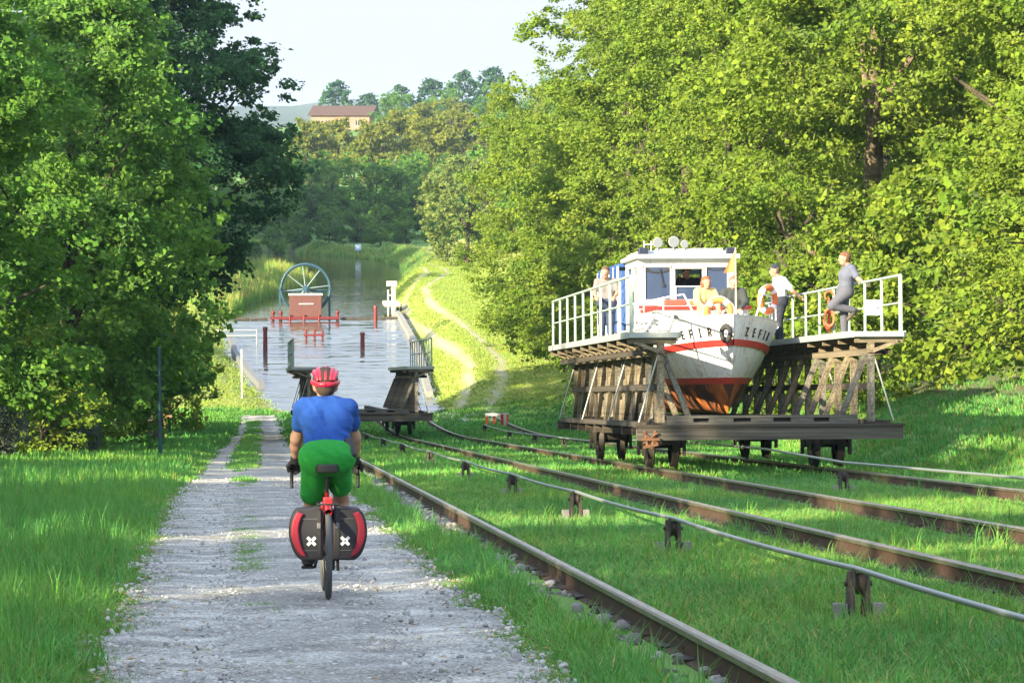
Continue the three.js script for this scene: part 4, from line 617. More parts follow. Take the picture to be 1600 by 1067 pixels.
// ---------------------------------------------------------------- canal basin: rope wheel, guide frames, walls, rails
{
  const d = 236.5, w = WATER, px = (p, D = d) => (p - 385) * D / 5232;
  const t = thing('rope_wheel_station', 'large blue spoked rope wheel behind a brown-red box standing in the canal', 'rope wheel', [px(476), w, -d]);
  const hub = V(0.03, 2.2, -1.3), R = 1.74, wh = new THREE.Group(); wh.name = 'wheel'; t.add(wh);
  part(wh, 'rim', [new THREE.TorusGeometry(R, .075, 10, 64).translate(hub.x, hub.y, hub.z + .10), new THREE.TorusGeometry(R, .075, 10, 64).translate(hub.x, hub.y, hub.z - .22), new THREE.TorusGeometry(R - .09, .03, 8, 64).scale(1, 1, 6).translate(hub.x, hub.y, hub.z - .06)], M.blueSteel);
  for (let k = 0; k < 8; k++) { const a = k * Math.PI / 4 + .12; part(wh, 'spoke', rod([hub.x + Math.cos(a) * .2, hub.y + Math.sin(a) * .2, hub.z + .08], [hub.x + Math.cos(a) * R, hub.y + Math.sin(a) * R, hub.z + .06], .04, 8, .03), mat(.22, .28, .32, .5, .2)); }
  part(wh, 'hub', [rod([hub.x, hub.y, hub.z - .35], [hub.x, hub.y, hub.z + .28], .22, 20), rod([hub.x, hub.y, hub.z - .5], [hub.x, hub.y, hub.z + .42], .1, 12)], M.blueSteel);
  const brown = mat(.135, .052, .05, .7, 0, { map: paintCol });
  const bx = part(t, 'winch_box', metricUV(rbox(2.25, 1.6, 1.0, .03, 0, .98, -.3), .5), brown); part(bx, 'lid', box(2.4, .09, 1.15, 0, 1.84, -.3), M.whitePaint); part(bx, 'handle', rod([-.45, 1.18, .24], [.55, 1.18, .24], .05), M.whitePaint); for (const x of [-.45, .55]) part(bx, 'handle_bracket', rod([x, 1.18, .18], [x, 1.18, .26], .03), M.whitePaint);
  for (const x of [-2.3, -1.75, 2.25]) part(t, 'bollard', [rod([x, -1.2, .1], [x, .55, .1], .11, 10), new THREE.SphereGeometry(.15, 12, 8).translate(x, .58, .1)], M.redSteel);
  part(t, 'waling_beam', [box(4.9, .18, .16, -.05, .20, .28)], M.redSteel); part(t, 'waling_beam', box(4.9, .10, .16, -.05, .02, -1.9), M.redSteel);
  for (const x of [-1.1, -.1, .95]) part(t, 'pile', rod([x, -1.2, .3], [x, .42, .3], .09, 10), M.redSteel);
  for (const x of [-1.8, 1.72]) { part(t, 'wheel_leg', [box(.14, 3.2, .14, x, .65, -1.3), box(.14, .14, 1.6, x, 2.2, -1.3)], M.blueSteel); } part(t, 'axle_beam', box(3.6, .14, .16, 0, 2.02, -1.82), M.blueSteel);
  // smaller red frame nearer
  const f = thing('guide_frame', 'small red steel frame of three piles standing in the canal before the winch box', 'frame', [px(489, 216), w, -216]);
  for (const x of [-.5, .04, .55]) part(f, 'pile', rod([x, -1.2, 0], [x, .62, 0], .075, 10), M.redSteel); part(f, 'cross_bar', box(1.35, .13, .12, .02, .28, .1), M.redSteel);
  for (const [p, D, h, label] of [[413, 205, 1.5, 'stout dark red mooring post in the canal, leftmost of the posts'], [565, 207, 1.0, 'dark red mooring post in the canal right of the winch box'], [585.5, 236, 1.05, 'red mooring post at the end of the boom by the stone quay']]) { const m = thing('mooring_post', label, 'post', [px(p, D), w, -D]); part(m, 'pile', rod([0, -1.2, 0], [0, h * .86, 0], .15, 12, .13), M.redSteel); part(m, 'cap', [rod([0, h * .86, 0], [0, h, 0], .17, 12, .14)], M.redSteel); }
  const b = thing('floating_boom', 'dark boom lying on the water between the winch box and the right bank', 'boom', [0, w, -238]); for (let i = 0; i < 4; i++) part(b, 'boom_log', rod([lerp(6.7, 11.0, i / 4) + .03, .03, 0], [lerp(6.7, 11.0, (i + 1) / 4) - .03, .03, 0], .11, 10), M.timberDark);
  part(b, 'link_chain', rod([6.6, .04, .0], [11.1, .04, 0], .03, 6), M.darkSteel);
  const b2 = thing('floating_boom', 'dark boom lying on the water left of the winch box', 'boom', [0, w, -238]); for (let i = 0; i < 2; i++) part(b2, 'boom_log', rod([lerp(-1.0, 1.5, i / 2) + .03, .03, 0], [lerp(-1.0, 1.5, (i + 1) / 2) - .03, .03, 0], .10, 10), M.timberDark);
  // quay walls
  const wallStrip = (fn, d0, d1, n, y0, y1, th) => { const g = []; for (let i = 0; i < n; i++) { const a = lerp(d0, d1, i / n), c = lerp(d0, d1, (i + 1) / n); g.push([V(fn(a), (y0 + y1) / 2, -a - .01), V(fn(c), (y0 + y1) / 2, -c + .01)]); } return g.map(([p, q]) => beam(p, q, th, y1 - y0)); };
  const qw = thing('quay_wall', 'pale concrete quay wall along the right bank of the basin', 'wall'); wallStrip((D) => canalR(D) - .1, 170, 243, 14, w - 1.2, w + .32, .35).forEach((g) => part(qw, 'wall_slab', g, M.concrete));
  const ql = thing('quay_wall', 'grey revetment wall along the left bank of the basin', 'wall'); wallStrip((D) => canalL(D) + .1, 176, 226, 10, w - 1.2, w + .34, .3).forEach((g) => part(ql, 'wall_slab', g, mat(.15, .16, .165, .9)));
  // two-bar rail across the left inlet
  const rl = thing('footbridge_rail', 'white two-bar rail over the water at the left bank', 'railing', [0, w, -213]); for (const y of [.45, .80]) part(rl, 'bar', rod([px(337, 213), y, 0], [px(401, 213), y, 0], .035), M.greySteel); for (const p of [340, 400]) part(rl, 'rail_post', rod([px(p, 213), -1.2, 0], [px(p, 213), .85, 0], .05), M.greySteel);
  // dock gauge on the right bank
  const gx = px(611, 250), gy = groundY(gx, 250); const k = thing('gauge_post', 'pale gauge post with box head on the sunlit right bank', 'post', [gx, gy, -250]); part(k, 'mast', box(.28, 1.9, .24, .12, .95, 0), M.whitePaint); part(k, 'leg', box(.12, 1.6, .12, -.28, .8, 0), M.whitePaint); part(k, 'head', rbox(.78, .38, .4, .03, .0, 2.05, 0), M.whitePaint); part(k, 'cross_bar', box(.4, .09, .1, -.08, 1.2, .02), M.whitePaint);
  for (const q of [0, 1]) { const X = px(620.5 + q * 4.5, 247); const s = thing('marker_stub', q ? 'dark stub post on the right bank, the one farther from the gauge post' : 'dark stub post on the right bank next to the gauge post', 'post', [X, groundY(X, 247), -247], 0, 'stub posts'); part(s, 'post', rbox(.15, .5, .15, .03, 0, .25, 0), M.black); part(s, 'band', box(.16, .06, .16, 0, .38, 0), M.whitePaint); }
  const ds = thing('landing_slab', 'pale stone landing slab on the bank at the end of the quay', 'slab', [px(600, 247), WATER + .62, -247]); part(ds, 'slab', rbox(1.2, .3, 3.4, .04, .5, -.02, 0), mat(.55, .50, .42, .9, 0, { map: paintCol }));
  // blue board on the far bank
  const sx = px(559, 345), sg = thing('navigation_board', 'bright blue-white board on a post on the far bank', 'sign', [sx, groundY(sx, 346) , -346]); part(sg, 'board', rbox(.62, .62, .05, .02, 0, .95, 0), mat(.35, .55, .85, .4)); part(sg, 'board_face', rbox(.3, .3, .02, .01, 0, .95, .035), M.white); part(sg, 'post', rod([0, -.2, -.02], [0, .7, -.02], .04), M.greySteel);
  // red and white barrier
  const bx0 = px(776, 146), bl = thing('road_barrier', 'low red and white barrier at the start of the dirt lane', 'barrier', [bx0, groundY(bx0, 146), -146]); for (const x of [-.42, -.1, .22, .46]) part(bl, 'post', box(.11, .55, .09, x, .27, (x * 7 % 1) * .3), x > 0 && x < .3 ? M.redPaint : mat(.6, .10, .05, .6)); part(bl, 'board', box(1.05, .12, .04, 0, .53, .09), M.whitePaint); part(bl, 'board', box(.16, .45, .04, .33, .26, .12), M.whitePaint);
}
{ // posts beside the path
  const p1 = [-2.35, 0, -90]; p1[1] = groundY(p1[0], 90); const a = thing('tall_pole', 'slim blue-grey pole in the grass verge left of the path', 'pole', p1); part(a, 'tube', rod([0, -.1, 0], [0, 3.0, 0], .042, 10, .038), M.blueSteel); part(a, 'sleeve', rod([0, -.05, 0], [0, .75, 0], .052, 10), M.blueSteel); part(a, 'cap', new THREE.SphereGeometry(.044, 10, 6).translate(0, 3.0, 0), M.blueSteel);
  const x2 = -.28, g2 = groundY(x2, 166); const b = thing('white_pole', 'thin white pole on the grass at the left water edge', 'pole', [x2, g2, -166]); part(b, 'tube', rod([0, -.1, 0], [0, 2.35, 0], .035, 8), M.white); part(b, 'tip', new THREE.SphereGeometry(.06, 10, 6).translate(0, 2.36, 0), M.white);
  const x3 = -3.3, c = thing('timber_stake', 'short sunlit wooden stake under the left trees', 'stake', [x3, groundY(x3, 131), -131]); part(c, 'stake', box(.14, 1.1, .12, 0, .5, 0, 0, .3, .05), mat(.40, .22, .12, .9)); part(c, 'rail_stub', box(.5, .1, .06, .1, .92, .03, 0, .1, .2), mat(.36, .22, .13, .9));
}
{ // the brick building on the far hill
  const D = 690, cx = (531 - 385) * D / 5232, gy = groundY(cx, D) - 2.2, b = thing('far_building', 'pink brick building with a low red-brown roof on the far hill', 'building', [cx, gy, -D], -.28);
  const top = 3.9 - gy - .2;
  const brick = mat(.34, .20, .155, .9, 0, { map: paintCol }), roofM = mat(.085, .05, .042, .85, 0, { map: steelCol }), W2 = 6.2, T = 6;
  part(b, 'wall', box(2 * W2, 5.2, 8, 0, 2.4, -4), brick);
  const roof = part(b, 'roof', [beam([-W2 - .5, 5.05, .5], [W2 + .5, 5.05, .5], .3, .25), new THREE.ExtrudeGeometry(new THREE.Shape([new THREE.Vector2(.7, 5.0), new THREE.Vector2(-4, 7.0), new THREE.Vector2(-8.7, 5.0)]), { depth: 2 * W2 + 1.2, bevelEnabled: false }).rotateY(-Math.PI / 2).translate(W2 + .6, 0, 0)], roofM);
  for (const x of [-4.7, -2.6, -.5, 1.6, 3.7]) for (const y of [1.2, 3.4]) { const w = part(b, 'window', box(.8, 1.1, .06, x, y, .02), mat(.03, .035, .045, .15)); part(w, 'frame', [box(.9, .1, .1, x, y - .58, .04), box(.06, 1.1, .08, x, y, .05)], M.whitePaint); }
  part(b, 'gable_window', box(.06, 1.1, .9, W2 + .01, 3.2, -4), mat(.03, .035, .045, .15));
}

// ---------------------------------------------------------------- trees: tapered trunk and limbs, crowns of leaf clumps
const _d = V(0, 0, 0);
function leafCrown(seed, o) { // o: {H, R, base, leaf, clumps, per, cr, profile, cols, holes}
  const r = rngOf(seed), nl = o.clumps * o.per, P = new Float32Array(nl * 12), C = new Float32Array(nl * 12), I = new Uint32Array(nl * 6), centres = []; let n = 0;
  const prof = o.profile ?? ((t) => Math.pow(Math.sin(Math.PI * Math.pow(clamp(t * .93 + .05), .78)), .62));
  const gauss = () => (r() + r() + r() - 1.5) / 1.5;
  const bough = () => { const t = r(), a = r() * Math.PI * 2, lob = .72 + .45 * fbm(Math.cos(a) * 1.5 + seed * 3.1 + 30, Math.sin(a) * 1.5 + t * 3.2 + seed + 30, 3), rad = o.R * prof(t) * lob * Math.pow(r(), o.inner ?? .32) * .86; return [Math.cos(a) * rad, lerp(o.base + .5, o.H - .9, t) + (r() - .5) * .6, Math.sin(a) * rad, o.R * (.20 + r() * .15), .85 + r() * .3]; };
  const BO = Array.from({ length: o.boughs ?? 0 }, bough);
  for (let c = 0; c < o.clumps; c++) {
    let cx, cy, cz, tries = 0, ok = false;
    while (!ok && tries++ < 30) {
      if (o.boughs && r() < .965) { const B = BO[(c + tries) % BO.length], u = r() * 2 - 1, a = r() * 6.2832, q = Math.sqrt(1 - u * u), f = B[3] * Math.pow(r(), .25); cx = B[0] + q * Math.cos(a) * f; cy = B[1] + (u * .8 + .12) * f * .8; cz = B[2] + q * Math.sin(a) * f; ok = cy > o.base * .5 && !(o.holes ?? []).some(([hx, hy, hz, hr]) => (cx - hx) ** 2 + (cy - hy) ** 2 + (cz - hz) ** 2 < hr * hr); continue; }
      const t = r(), a = r() * Math.PI * 2, lob = .62 + .62 * fbm(Math.cos(a) * 1.5 + seed * 3.1 + 30, Math.sin(a) * 1.5 + t * 3.2 + seed + 30, 3), rad = o.R * prof(t) * lob * Math.pow(r(), o.shell ?? .30);
      cx = Math.cos(a) * rad; cz = Math.sin(a) * rad; cy = lerp(o.base, o.H - .3, t) + (fbm(Math.cos(a) * 2 + 9, Math.sin(a) * 2 + seed, 2) - .5) * o.R * .5;
      ok = !(o.holes ?? []).some(([hx, hy, hz, hr]) => (cx - hx) ** 2 + (cy - hy) ** 2 + (cz - hz) ** 2 < hr * hr);
    }
    centres.push(V(cx, cy, cz)); const cr = o.cr * (.6 + r() * .8), tone = o.boughs ? .6 * hash2(c % o.boughs, seed) + .4 * r() : r(), gap = r() < .08;
    const out = V(cx, 0, cz).normalize();
    for (let k = 0; k < (gap ? o.per * .3 : o.per); k++) {
      let px = gauss() * cr, py = gauss() * cr * .62, pz = gauss() * cr; py -= (px * px + pz * pz) / cr * .18; px += cx; py += cy; pz += cz;
      const L = o.leaf * (.5 + r() * r() * 1.3), W = L * (.42 + r() * .16);
      let ux = out.x * .6 + gauss() * 1.1, uy = -.35 + gauss() * .8, uz = out.z * .6 + gauss() * 1.1, l = Math.hypot(ux, uy, uz) || 1; ux /= l; uy /= l; uz /= l;
      let wx = gauss(), wy = gauss() * .5, wz = gauss(); const dt = wx * ux + wy * uy + wz * uz; wx -= dt * ux; wy -= dt * uy; wz -= dt * uz; l = Math.hypot(wx, wy, wz) || 1; wx /= l; wy /= l; wz /= l;
      const nx = uy * wz - uz * wy, ny = uz * wx - ux * wz, nz = ux * wy - uy * wx, f = W * .25, q = n * 12;
      P[q] = px; P[q + 1] = py; P[q + 2] = pz;
      P[q + 3] = px + ux * L * .45 + wx * W + nx * f; P[q + 4] = py + uy * L * .45 + wy * W + ny * f; P[q + 5] = pz + uz * L * .45 + wz * W + nz * f;
      P[q + 6] = px + ux * L; P[q + 7] = py + uy * L; P[q + 8] = pz + uz * L;
      P[q + 9] = px + ux * L * .45 - wx * W + nx * f; P[q + 10] = py + uy * L * .45 - wy * W + ny * f; P[q + 11] = pz + uz * L * .45 - wz * W + nz * f;
      const m = clamp(tone * .75 + r() * .25) + (r() < .03 ? .5 : 0), v = .72 + r() * .56; for (let e = 0; e < 4; e++) for (let h = 0; h < 3; h++) C[q + e * 3 + h] = lerp(o.cols[0][h], o.cols[1][h], m) * v;
      const b = n * 4, w = n * 6; I[w] = b; I[w + 1] = b + 1; I[w + 2] = b + 2; I[w + 3] = b; I[w + 4] = b + 2; I[w + 5] = b + 3; n++;
    }
  }
  const g = new THREE.BufferGeometry(); g.setAttribute('position', new THREE.BufferAttribute(P.subarray(0, n * 12), 3)); g.setAttribute('color', new THREE.BufferAttribute(C.subarray(0, n * 12), 3)); g.setIndex(new THREE.BufferAttribute(I.subarray(0, n * 6), 1));
  return { g, centres };
}
function woody(seed, o, centres) { // trunk and limbs reaching into the crown
  const r = rngOf(seed + 900), out = [], tr = o.trunk ?? .22, pts = [], rad = [], n = 8, lean = [(r() - .5) * .6, (r() - .5) * .6];
  for (let i = 0; i <= n; i++) { const t = i / n; pts.push(V(lean[0] * t + (r() - .5) * .12 * t, lerp(-.4, o.H * .82, t), lean[1] * t + (r() - .5) * .12 * t)); rad.push(tr * (i === 0 ? 1.35 : 1) * lerp(1, .12, Math.pow(t, .8))); }
  out.push(loftTube(pts, rad, 9));
  for (let k = 0; k < (o.limbs ?? 16); k++) { const c = centres[(r() * centres.length) | 0], hgt = clamp(c.y * (.45 + r() * .25), o.base * .6 + .3, o.H * .75), t = (hgt + .4) / (o.H * .82 + .4), p0 = V(lean[0] * t, hgt, lean[1] * t), r0 = tr * lerp(.55, .16, t), m1 = mid(p0, c, .4).add(V((r() - .5) * .5, .35, (r() - .5) * .5)), m2 = mid(p0, c, .75).add(V((r() - .5) * .4, .2, (r() - .5) * .4)); out.push(loftTube([p0, m1, m2, c], [r0, r0 * .65, r0 * .38, r0 * .12], 6)); }
  return merge(out);
}
const low = (t) => Math.pow(Math.sin(Math.PI * (.20 + .76 * t)), .6);
const leafGreen = leafMat(1, 1, 1, .46);
function treeVariant(seed, o, bark = M.bark) { const { g, centres } = leafCrown(seed, o), w = woody(seed, o, centres); return { crown: g, trunk: w, bark, o }; }
function plant(kind, name, label, group, x, D, s, turn, category = 'tree', sink = .15, sy = s) {
  const t = thing(name, label, category, [x, groundY(x, D) - sink, -D], turn, group); t.scale.set(s, sy, s);
  part(t, 'trunk', kind.trunk, kind.bark); const c = part(t, 'crown', kind.crown, leafGreen); return t;
}
const green = [[.070, .205, .028], [.158, .295, .038]], yellowGreen = [[.108, .215, .018], [.248, .320, .034]], deep = [[.028, .108, .042], [.068, .165, .045]], olive = [[.13, .185, .020], [.26, .275, .035]];
const VAR = {
  near: [11, 12, 13].map((s) => treeVariant(s, { H: 13, R: 4.5, base: .6, leaf: .145, boughs: 60, clumps: 1250, per: 58, cr: .50, cols: green, trunk: .2, limbs: 14, profile: low })),
  dark: [21, 22].map((s) => treeVariant(s, { H: 20, R: 5.6, base: 5.8, leaf: .17, boughs: 95, clumps: 2100, per: 52, cr: .55, cols: deep, trunk: .3, limbs: 12 })),
  wood: [31, 32, 33, 34].map((s) => treeVariant(s, { H: 19, R: 5.6, base: 1.0, leaf: .145, boughs: 66, clumps: 1050, per: 78, cr: .52, cols: yellowGreen, trunk: .3, limbs: 16, profile: low })),
  oak: [35].map((s) => treeVariant(s, { H: 20, R: 5.8, base: 2.0, leaf: .15, boughs: 110, clumps: 1700, per: 66, cr: .60, cols: yellowGreen, trunk: .36, limbs: 8, inner: .75, profile: low }, M.barkPale)),
  bush: [41, 42].map((s) => treeVariant(s, { H: 4.6, R: 1.9, base: .1, leaf: .13, clumps: 210, per: 40, cr: .42, cols: yellowGreen, trunk: .07, limbs: 14 })),
  greyBush: [45].map((s) => treeVariant(s, { H: 3, R: 1.5, base: .1, leaf: .09, clumps: 200, per: 44, cr: .32, cols: [[.075, .11, .085], [.14, .17, .14]], trunk: .06, limbs: 12 })),
  far: [51, 52, 53].map((s) => treeVariant(s, { H: 11, R: 4.5, base: .1, leaf: .30, boughs: 36, clumps: 460, per: 34, cr: .62, profile: low, cols: green, trunk: .25, limbs: 12 })),
  farGold: [55, 56].map((s) => treeVariant(s, { H: 11, R: 4.6, base: .8, leaf: .32, boughs: 36, clumps: 420, per: 34, cr: .62, profile: low, cols: olive, trunk: .25, limbs: 12 })),
  willow: [58].map((s) => treeVariant(s, { H: 10.5, R: 4.6, base: .6, leaf: .26, clumps: 520, per: 34, cr: .62, cols: [[.14, .215, .045], [.25, .31, .08]], trunk: .3, limbs: 20, shell: .18, profile: (t) => Math.pow(Math.sin(Math.PI * clamp(.12 + t * .84)), .5) })),
  skyline: [61, 62].map((s) => treeVariant(s, { H: 10, R: 3.8, base: 1.5, leaf: .55, clumps: 190, per: 14, cr: .85, cols: deep, trunk: .25, limbs: 10, shell: .4 })),
};
{
  const r = rngOf(404);
  const pick = (k) => VAR[k][(r() * VAR[k].length) | 0];
  // left side, in view
  const LV = 'leafy trees along the left side of the path';
  plant(VAR.near[0], 'leafy_tree', 'big leafy tree at the left picture edge, nearest of the trees beside the path', LV, -7.6, 82, 1.0, 1);
  plant(VAR.near[1], 'leafy_tree', 'tall leafy tree with branches hanging toward the path, left of the blue-grey pole', LV, -5.3, 97, 1.12, 2.2);
  plant(VAR.near[2], 'leafy_tree', 'leafy tree just behind the blue-grey pole at the path side', LV, -5.0, 113, 1.05, 4);
  for (const [x, D, s] of [[-10, 118, 1.2], [-9, 130, 1.15], [-7.2, 140, 1.0], [-10.5, 103, 1.15], [-12.5, 90, 1.1]]) plant(pick('near'), 'leafy_tree', 'leafy tree in the second row behind the trees beside the path', LV, x, D, s, r() * 6);
  plant(VAR.dark[0], 'dark_tree', 'tall dark green tree leaning over the far end of the path', 'dark trees', -3.5, 128, 1.0, .7);
  plant(VAR.dark[1], 'dark_tree', 'dark green tree filling the gap between the leafy trees and the tall dark one', 'dark trees', -5.8, 122, .95, 1.2);
  plant(VAR.dark[1], 'dark_tree', 'dark green tree behind the tall one at the far end of the path', 'dark trees', -6.2, 148, .9, 2.7);
  plant(VAR.bush[0], 'tall_shrub', 'sunlit yellow-green shrub at the path end before the bank', 'shrubs', -3.25, 139, 1.1, 0, 'shrub', .1, 1.25);
  plant(VAR.bush[1], 'tall_shrub', 'shrub behind the wooden stake under the left trees', 'shrubs', -4.9, 133, 1.0, 2, 'shrub', .1, 1.1);
  plant(VAR.bush[0], 'tall_shrub', 'shrub at the foot of the trees left of the blue-grey pole', 'shrubs', -5.0, 101, .85, 3, 'shrub', .1, .8);
  plant(VAR.bush[1], 'tall_shrub', 'shrub on the left verge between the grey-leaved bush and the pole', 'shrubs', -5.7, 92, .9, 1, 'shrub', .1, .8);
  plant(VAR.greyBush[0], 'grey_bush', 'grey-leaved bush at the left picture edge above the grass', 'bushes', -6.9, 86.5, 1.0, 0, 'bush', .1, 1.15);
  plant(VAR.greyBush[0], 'grey_bush', 'low grey-leaved bush in front of the left trees', 'bushes', -4.75, 93, .5, 2, 'bush', .1, .5);
  // trees left of the frame and behind the camera that shade the path
  for (const [x, D, s] of [[-11, 70, .82], [-12.5, 59, .80], [-11.5, 49, .72], [-13, 40, .86], [-12, 32.5, .80], [-12, 20, .80], [-12, 8, .92], [-13, -2, 1.0], [-12, -11, 1.0], [-14, -20, 1.05], [-13, -31, 1.05], [-15, -44, 1.1], [-19, 36, 1.05], [-19.5, 27, 1.05], [-19.5, 15, .9], [-19.5, 3, 1.1], [-19, -8, 1.15], [-20, -18, 1.15], [-21, -30, 1.15]]) plant(pick('near'), 'shade_tree', 'leafy tree beyond the left picture edge that shades the path', 'trees left of the view', x, D, s, r() * 6);
  // left bank of the canal, farther on
  for (const [x, D, s, k] of [[-9, 194, 1.0, 'far'], [-9, 252, 1.2, 'far'], [-7, 268, 1.0, 'far'], [-14, 285, 1.5, 'far'], [-20, 296, 1.7, 'far'], [-30, 304, 1.9, 'far'], [-38, 298, 1.9, 'far'], [-36, 316, 1.9, 'far'], [-46, 306, 1.9, 'far'], [-46, 322, 1.9, 'far'], [-56, 312, 1.9, 'far'], [-58, 328, 1.9, 'far'], [-66, 318, 1.9, 'far']]) plant(pick(k), 'bank_tree', 'tree on the left bank of the canal behind the path trees', 'trees on the left canal bank', x, D, s, r() * 6);
  // right-hand wood
  const RW = 'trees of the sunlit wood on the right bank', rwLabel = 'tall leafy tree in the sunlit wood behind the boat carriage';
  plant(VAR.oak[0], 'oak_tree', 'big oak with its pale forked trunk showing through the leaves, right of the boat', 'oak in the wood', 18.0, 96, 1.0, 2.4);
  [[20.2, 77, .78, 'leafy tree at the right picture edge, nearest of the sunlit wood'], [22.2, 85, .9, 'leafy tree right of the oak near the right picture edge'], [17.4, 106, .85, 'front leafy tree of the wood directly left of the oak'], [17.0, 117, .9, 'front leafy tree of the wood above the man in the white shirt'], [16.8, 127, .92, 'front leafy tree of the wood above the wheelhouse'], [16.8, 138, .95, 'front leafy tree of the wood left of the wheelhouse'], [17.2, 149, .97, 'front leafy tree of the wood above the left walkway railing'], [17.3, 158, 1.12, 'tall front tree of the wood rising beside the strip of sky']].forEach(([x, D, s, l]) => plant(pick('wood'), 'wood_tree', l, RW, x, D, s, r() * 6));
  for (const [x, D, s] of [[24, 80, 1.0], [26, 98, 1.1], [24.5, 110, 1.1], [24, 124, 1.1], [24, 138, 1.12], [23.5, 152, 1.15], [24.5, 168, 1.1], [32, 108, 1.2], [32, 130, 1.2], [31, 150, 1.2], [32, 172, 1.15], [30, 92, 1.15], [25, 184, 1.0], [33, 192, 1.1]]) plant(pick('wood'), 'wood_tree', 'tall leafy tree in the back rows of the sunlit wood', RW, x, D, s, r() * 6);
  plant(VAR.wood[1], 'wood_tree', 'leafy tree at the left end of the sunlit wood, beside the dirt lane', RW, 15.9, 186, .80, 1.1);
  plant(VAR.wood[2], 'wood_tree', 'smaller leafy tree hanging over the dirt lane below the sunlit wood', RW, 16.6, 171, .60, 2.1);
  for (const [x, D, s, l] of [[16.2, 149, 1.1, 'sunlit bush beside the red and white barrier'], [15.7, 128, 1.1, 'bush at the foot of the wood left of the boat carriage'], [15.6, 112, 1.0, 'bush at the foot of the wood behind the left railing of the boat carriage'], [15.7, 98, 1.0, 'bush behind the white wheelhouse at the foot of the wood'], [16.2, 88, 1.0, 'bush behind the right-hand walkway at the foot of the wood'], [18.3, 68, .8, 'bush on the grassy bank at the right picture edge'], [18.9, 79, 1.5, 'large bush at the top of the grassy bank by the right picture edge'], [18.6, 86, 1.5, 'large bush on the bank right of the notice plate'], [17.2, 93, 1.3, 'large bush behind the right-hand end of the walkway railing']]) plant(VAR.bush[(D | 0) % 2], 'wood_bush', l, 'bushes along the wood', x, D, s, D, 'bush');
  // beyond the basin
  plant(VAR.willow[0], 'round_willow', 'round pale olive willow on the far right bank', 'willow', 19.2, 292, .92, 0, 'tree', .2);
  for (const [x, D, s] of [[23.5, 300, 1.1], [28, 290, 1.25], [24, 275, 1.0], [27, 260, 1.1], [30, 240, 1.2], [28, 222, 1.2]]) plant(pick('far'), 'bank_tree', 'leafy tree behind the round willow on the right bank', 'trees on the right canal bank', x, D, s, r() * 6);
  for (let i = 0; i < 11; i++) { const x = -6 + i * 3.3 + (r() - .5) * 1.5, D = 366 + (i % 3) * 5 + r() * 3 - Math.max(0, x - 8) * .8; plant(pick('far'), 'valley_tree', i === 10 ? 'dark shaded tree beyond the far canal bank next to the round willow' : 'dark shaded tree in the row beyond the far canal bank', 'shaded trees across the canal', x, D, .70 + r() * .16, r() * 6); }
  for (let i = 0; i < 9; i++) { const x = -3 + i * 2.9 + (r() - .5), D = 357 + (i % 2) * 4 - Math.max(0, x - 8) * .8; plant(pick('far'), 'valley_bush', 'dark bush under the shaded trees beyond the far canal bank', 'bushes across the canal', x, D, .36 + r() * .12, r() * 6, 'bush'); }
  for (let i = 0; i < 10; i++) { const x = -4 + i * 3.4 + (r() - .5) * 1.5, D = 388 + (i % 2) * 7; plant(pick('far'), 'valley_tree', 'dark shaded tree in the second row beyond the far canal bank', 'shaded trees across the canal', x, D, .66 + r() * .14, r() * 6); }
  for (let i = 0; i < 9; i++) { const x = 8 + i * 4.3 + (r() - .5) * 2, D = 440 + (i % 2) * 16 + r() * 10; plant(pick('farGold'), 'golden_tree', 'yellow-green sunlit tree above the shaded row across the canal', 'golden trees on the slope', x, D, .85 + r() * .2, r() * 6); }
  for (let i = 0; i < 10; i++) { const x = 9 + i * 4.9 + (r() - .5) * 2, D = 520 + (i % 2) * 30 + r() * 14; plant(pick(i % 3 ? 'farGold' : 'far'), 'slope_tree', 'tree on the upper slope below the far building', 'trees on the upper slope', x, D, x < 24 ? .55 + r() * .1 : .8 + r() * .2, r() * 6); }
  for (let i = 0; i < 10; i++) { const x = 27 + i * 4.6 + (r() - .5) * 2, D = 640 + (i % 2) * 20 + r() * 14; plant(pick('far'), 'hill_tree', 'dark tree in the belt right of the far building', 'dark belt of trees on the hill', x, D, .68 + r() * .2, r() * 6); }
  [[20, 745, 1.05, 'rounded dark tree rising behind the far building'], [27, 745, .75, 'small skyline tree next to the rounded one'], [34, 740, .95, 'skyline tree with a wide crown, middle of the far row'], [41, 742, 1.05, 'skyline tree with open crown right of the middle'], [48, 742, 1.15, 'tallest skyline tree of the far row'], [55, 748, 1.1, 'rightmost skyline tree of the far row beside the wood']].forEach(([x, D, s, l], i) => plant(VAR.skyline[i % 2], 'skyline_tree', l, 'trees on the skyline', x, D, s, i * 1.7));
}

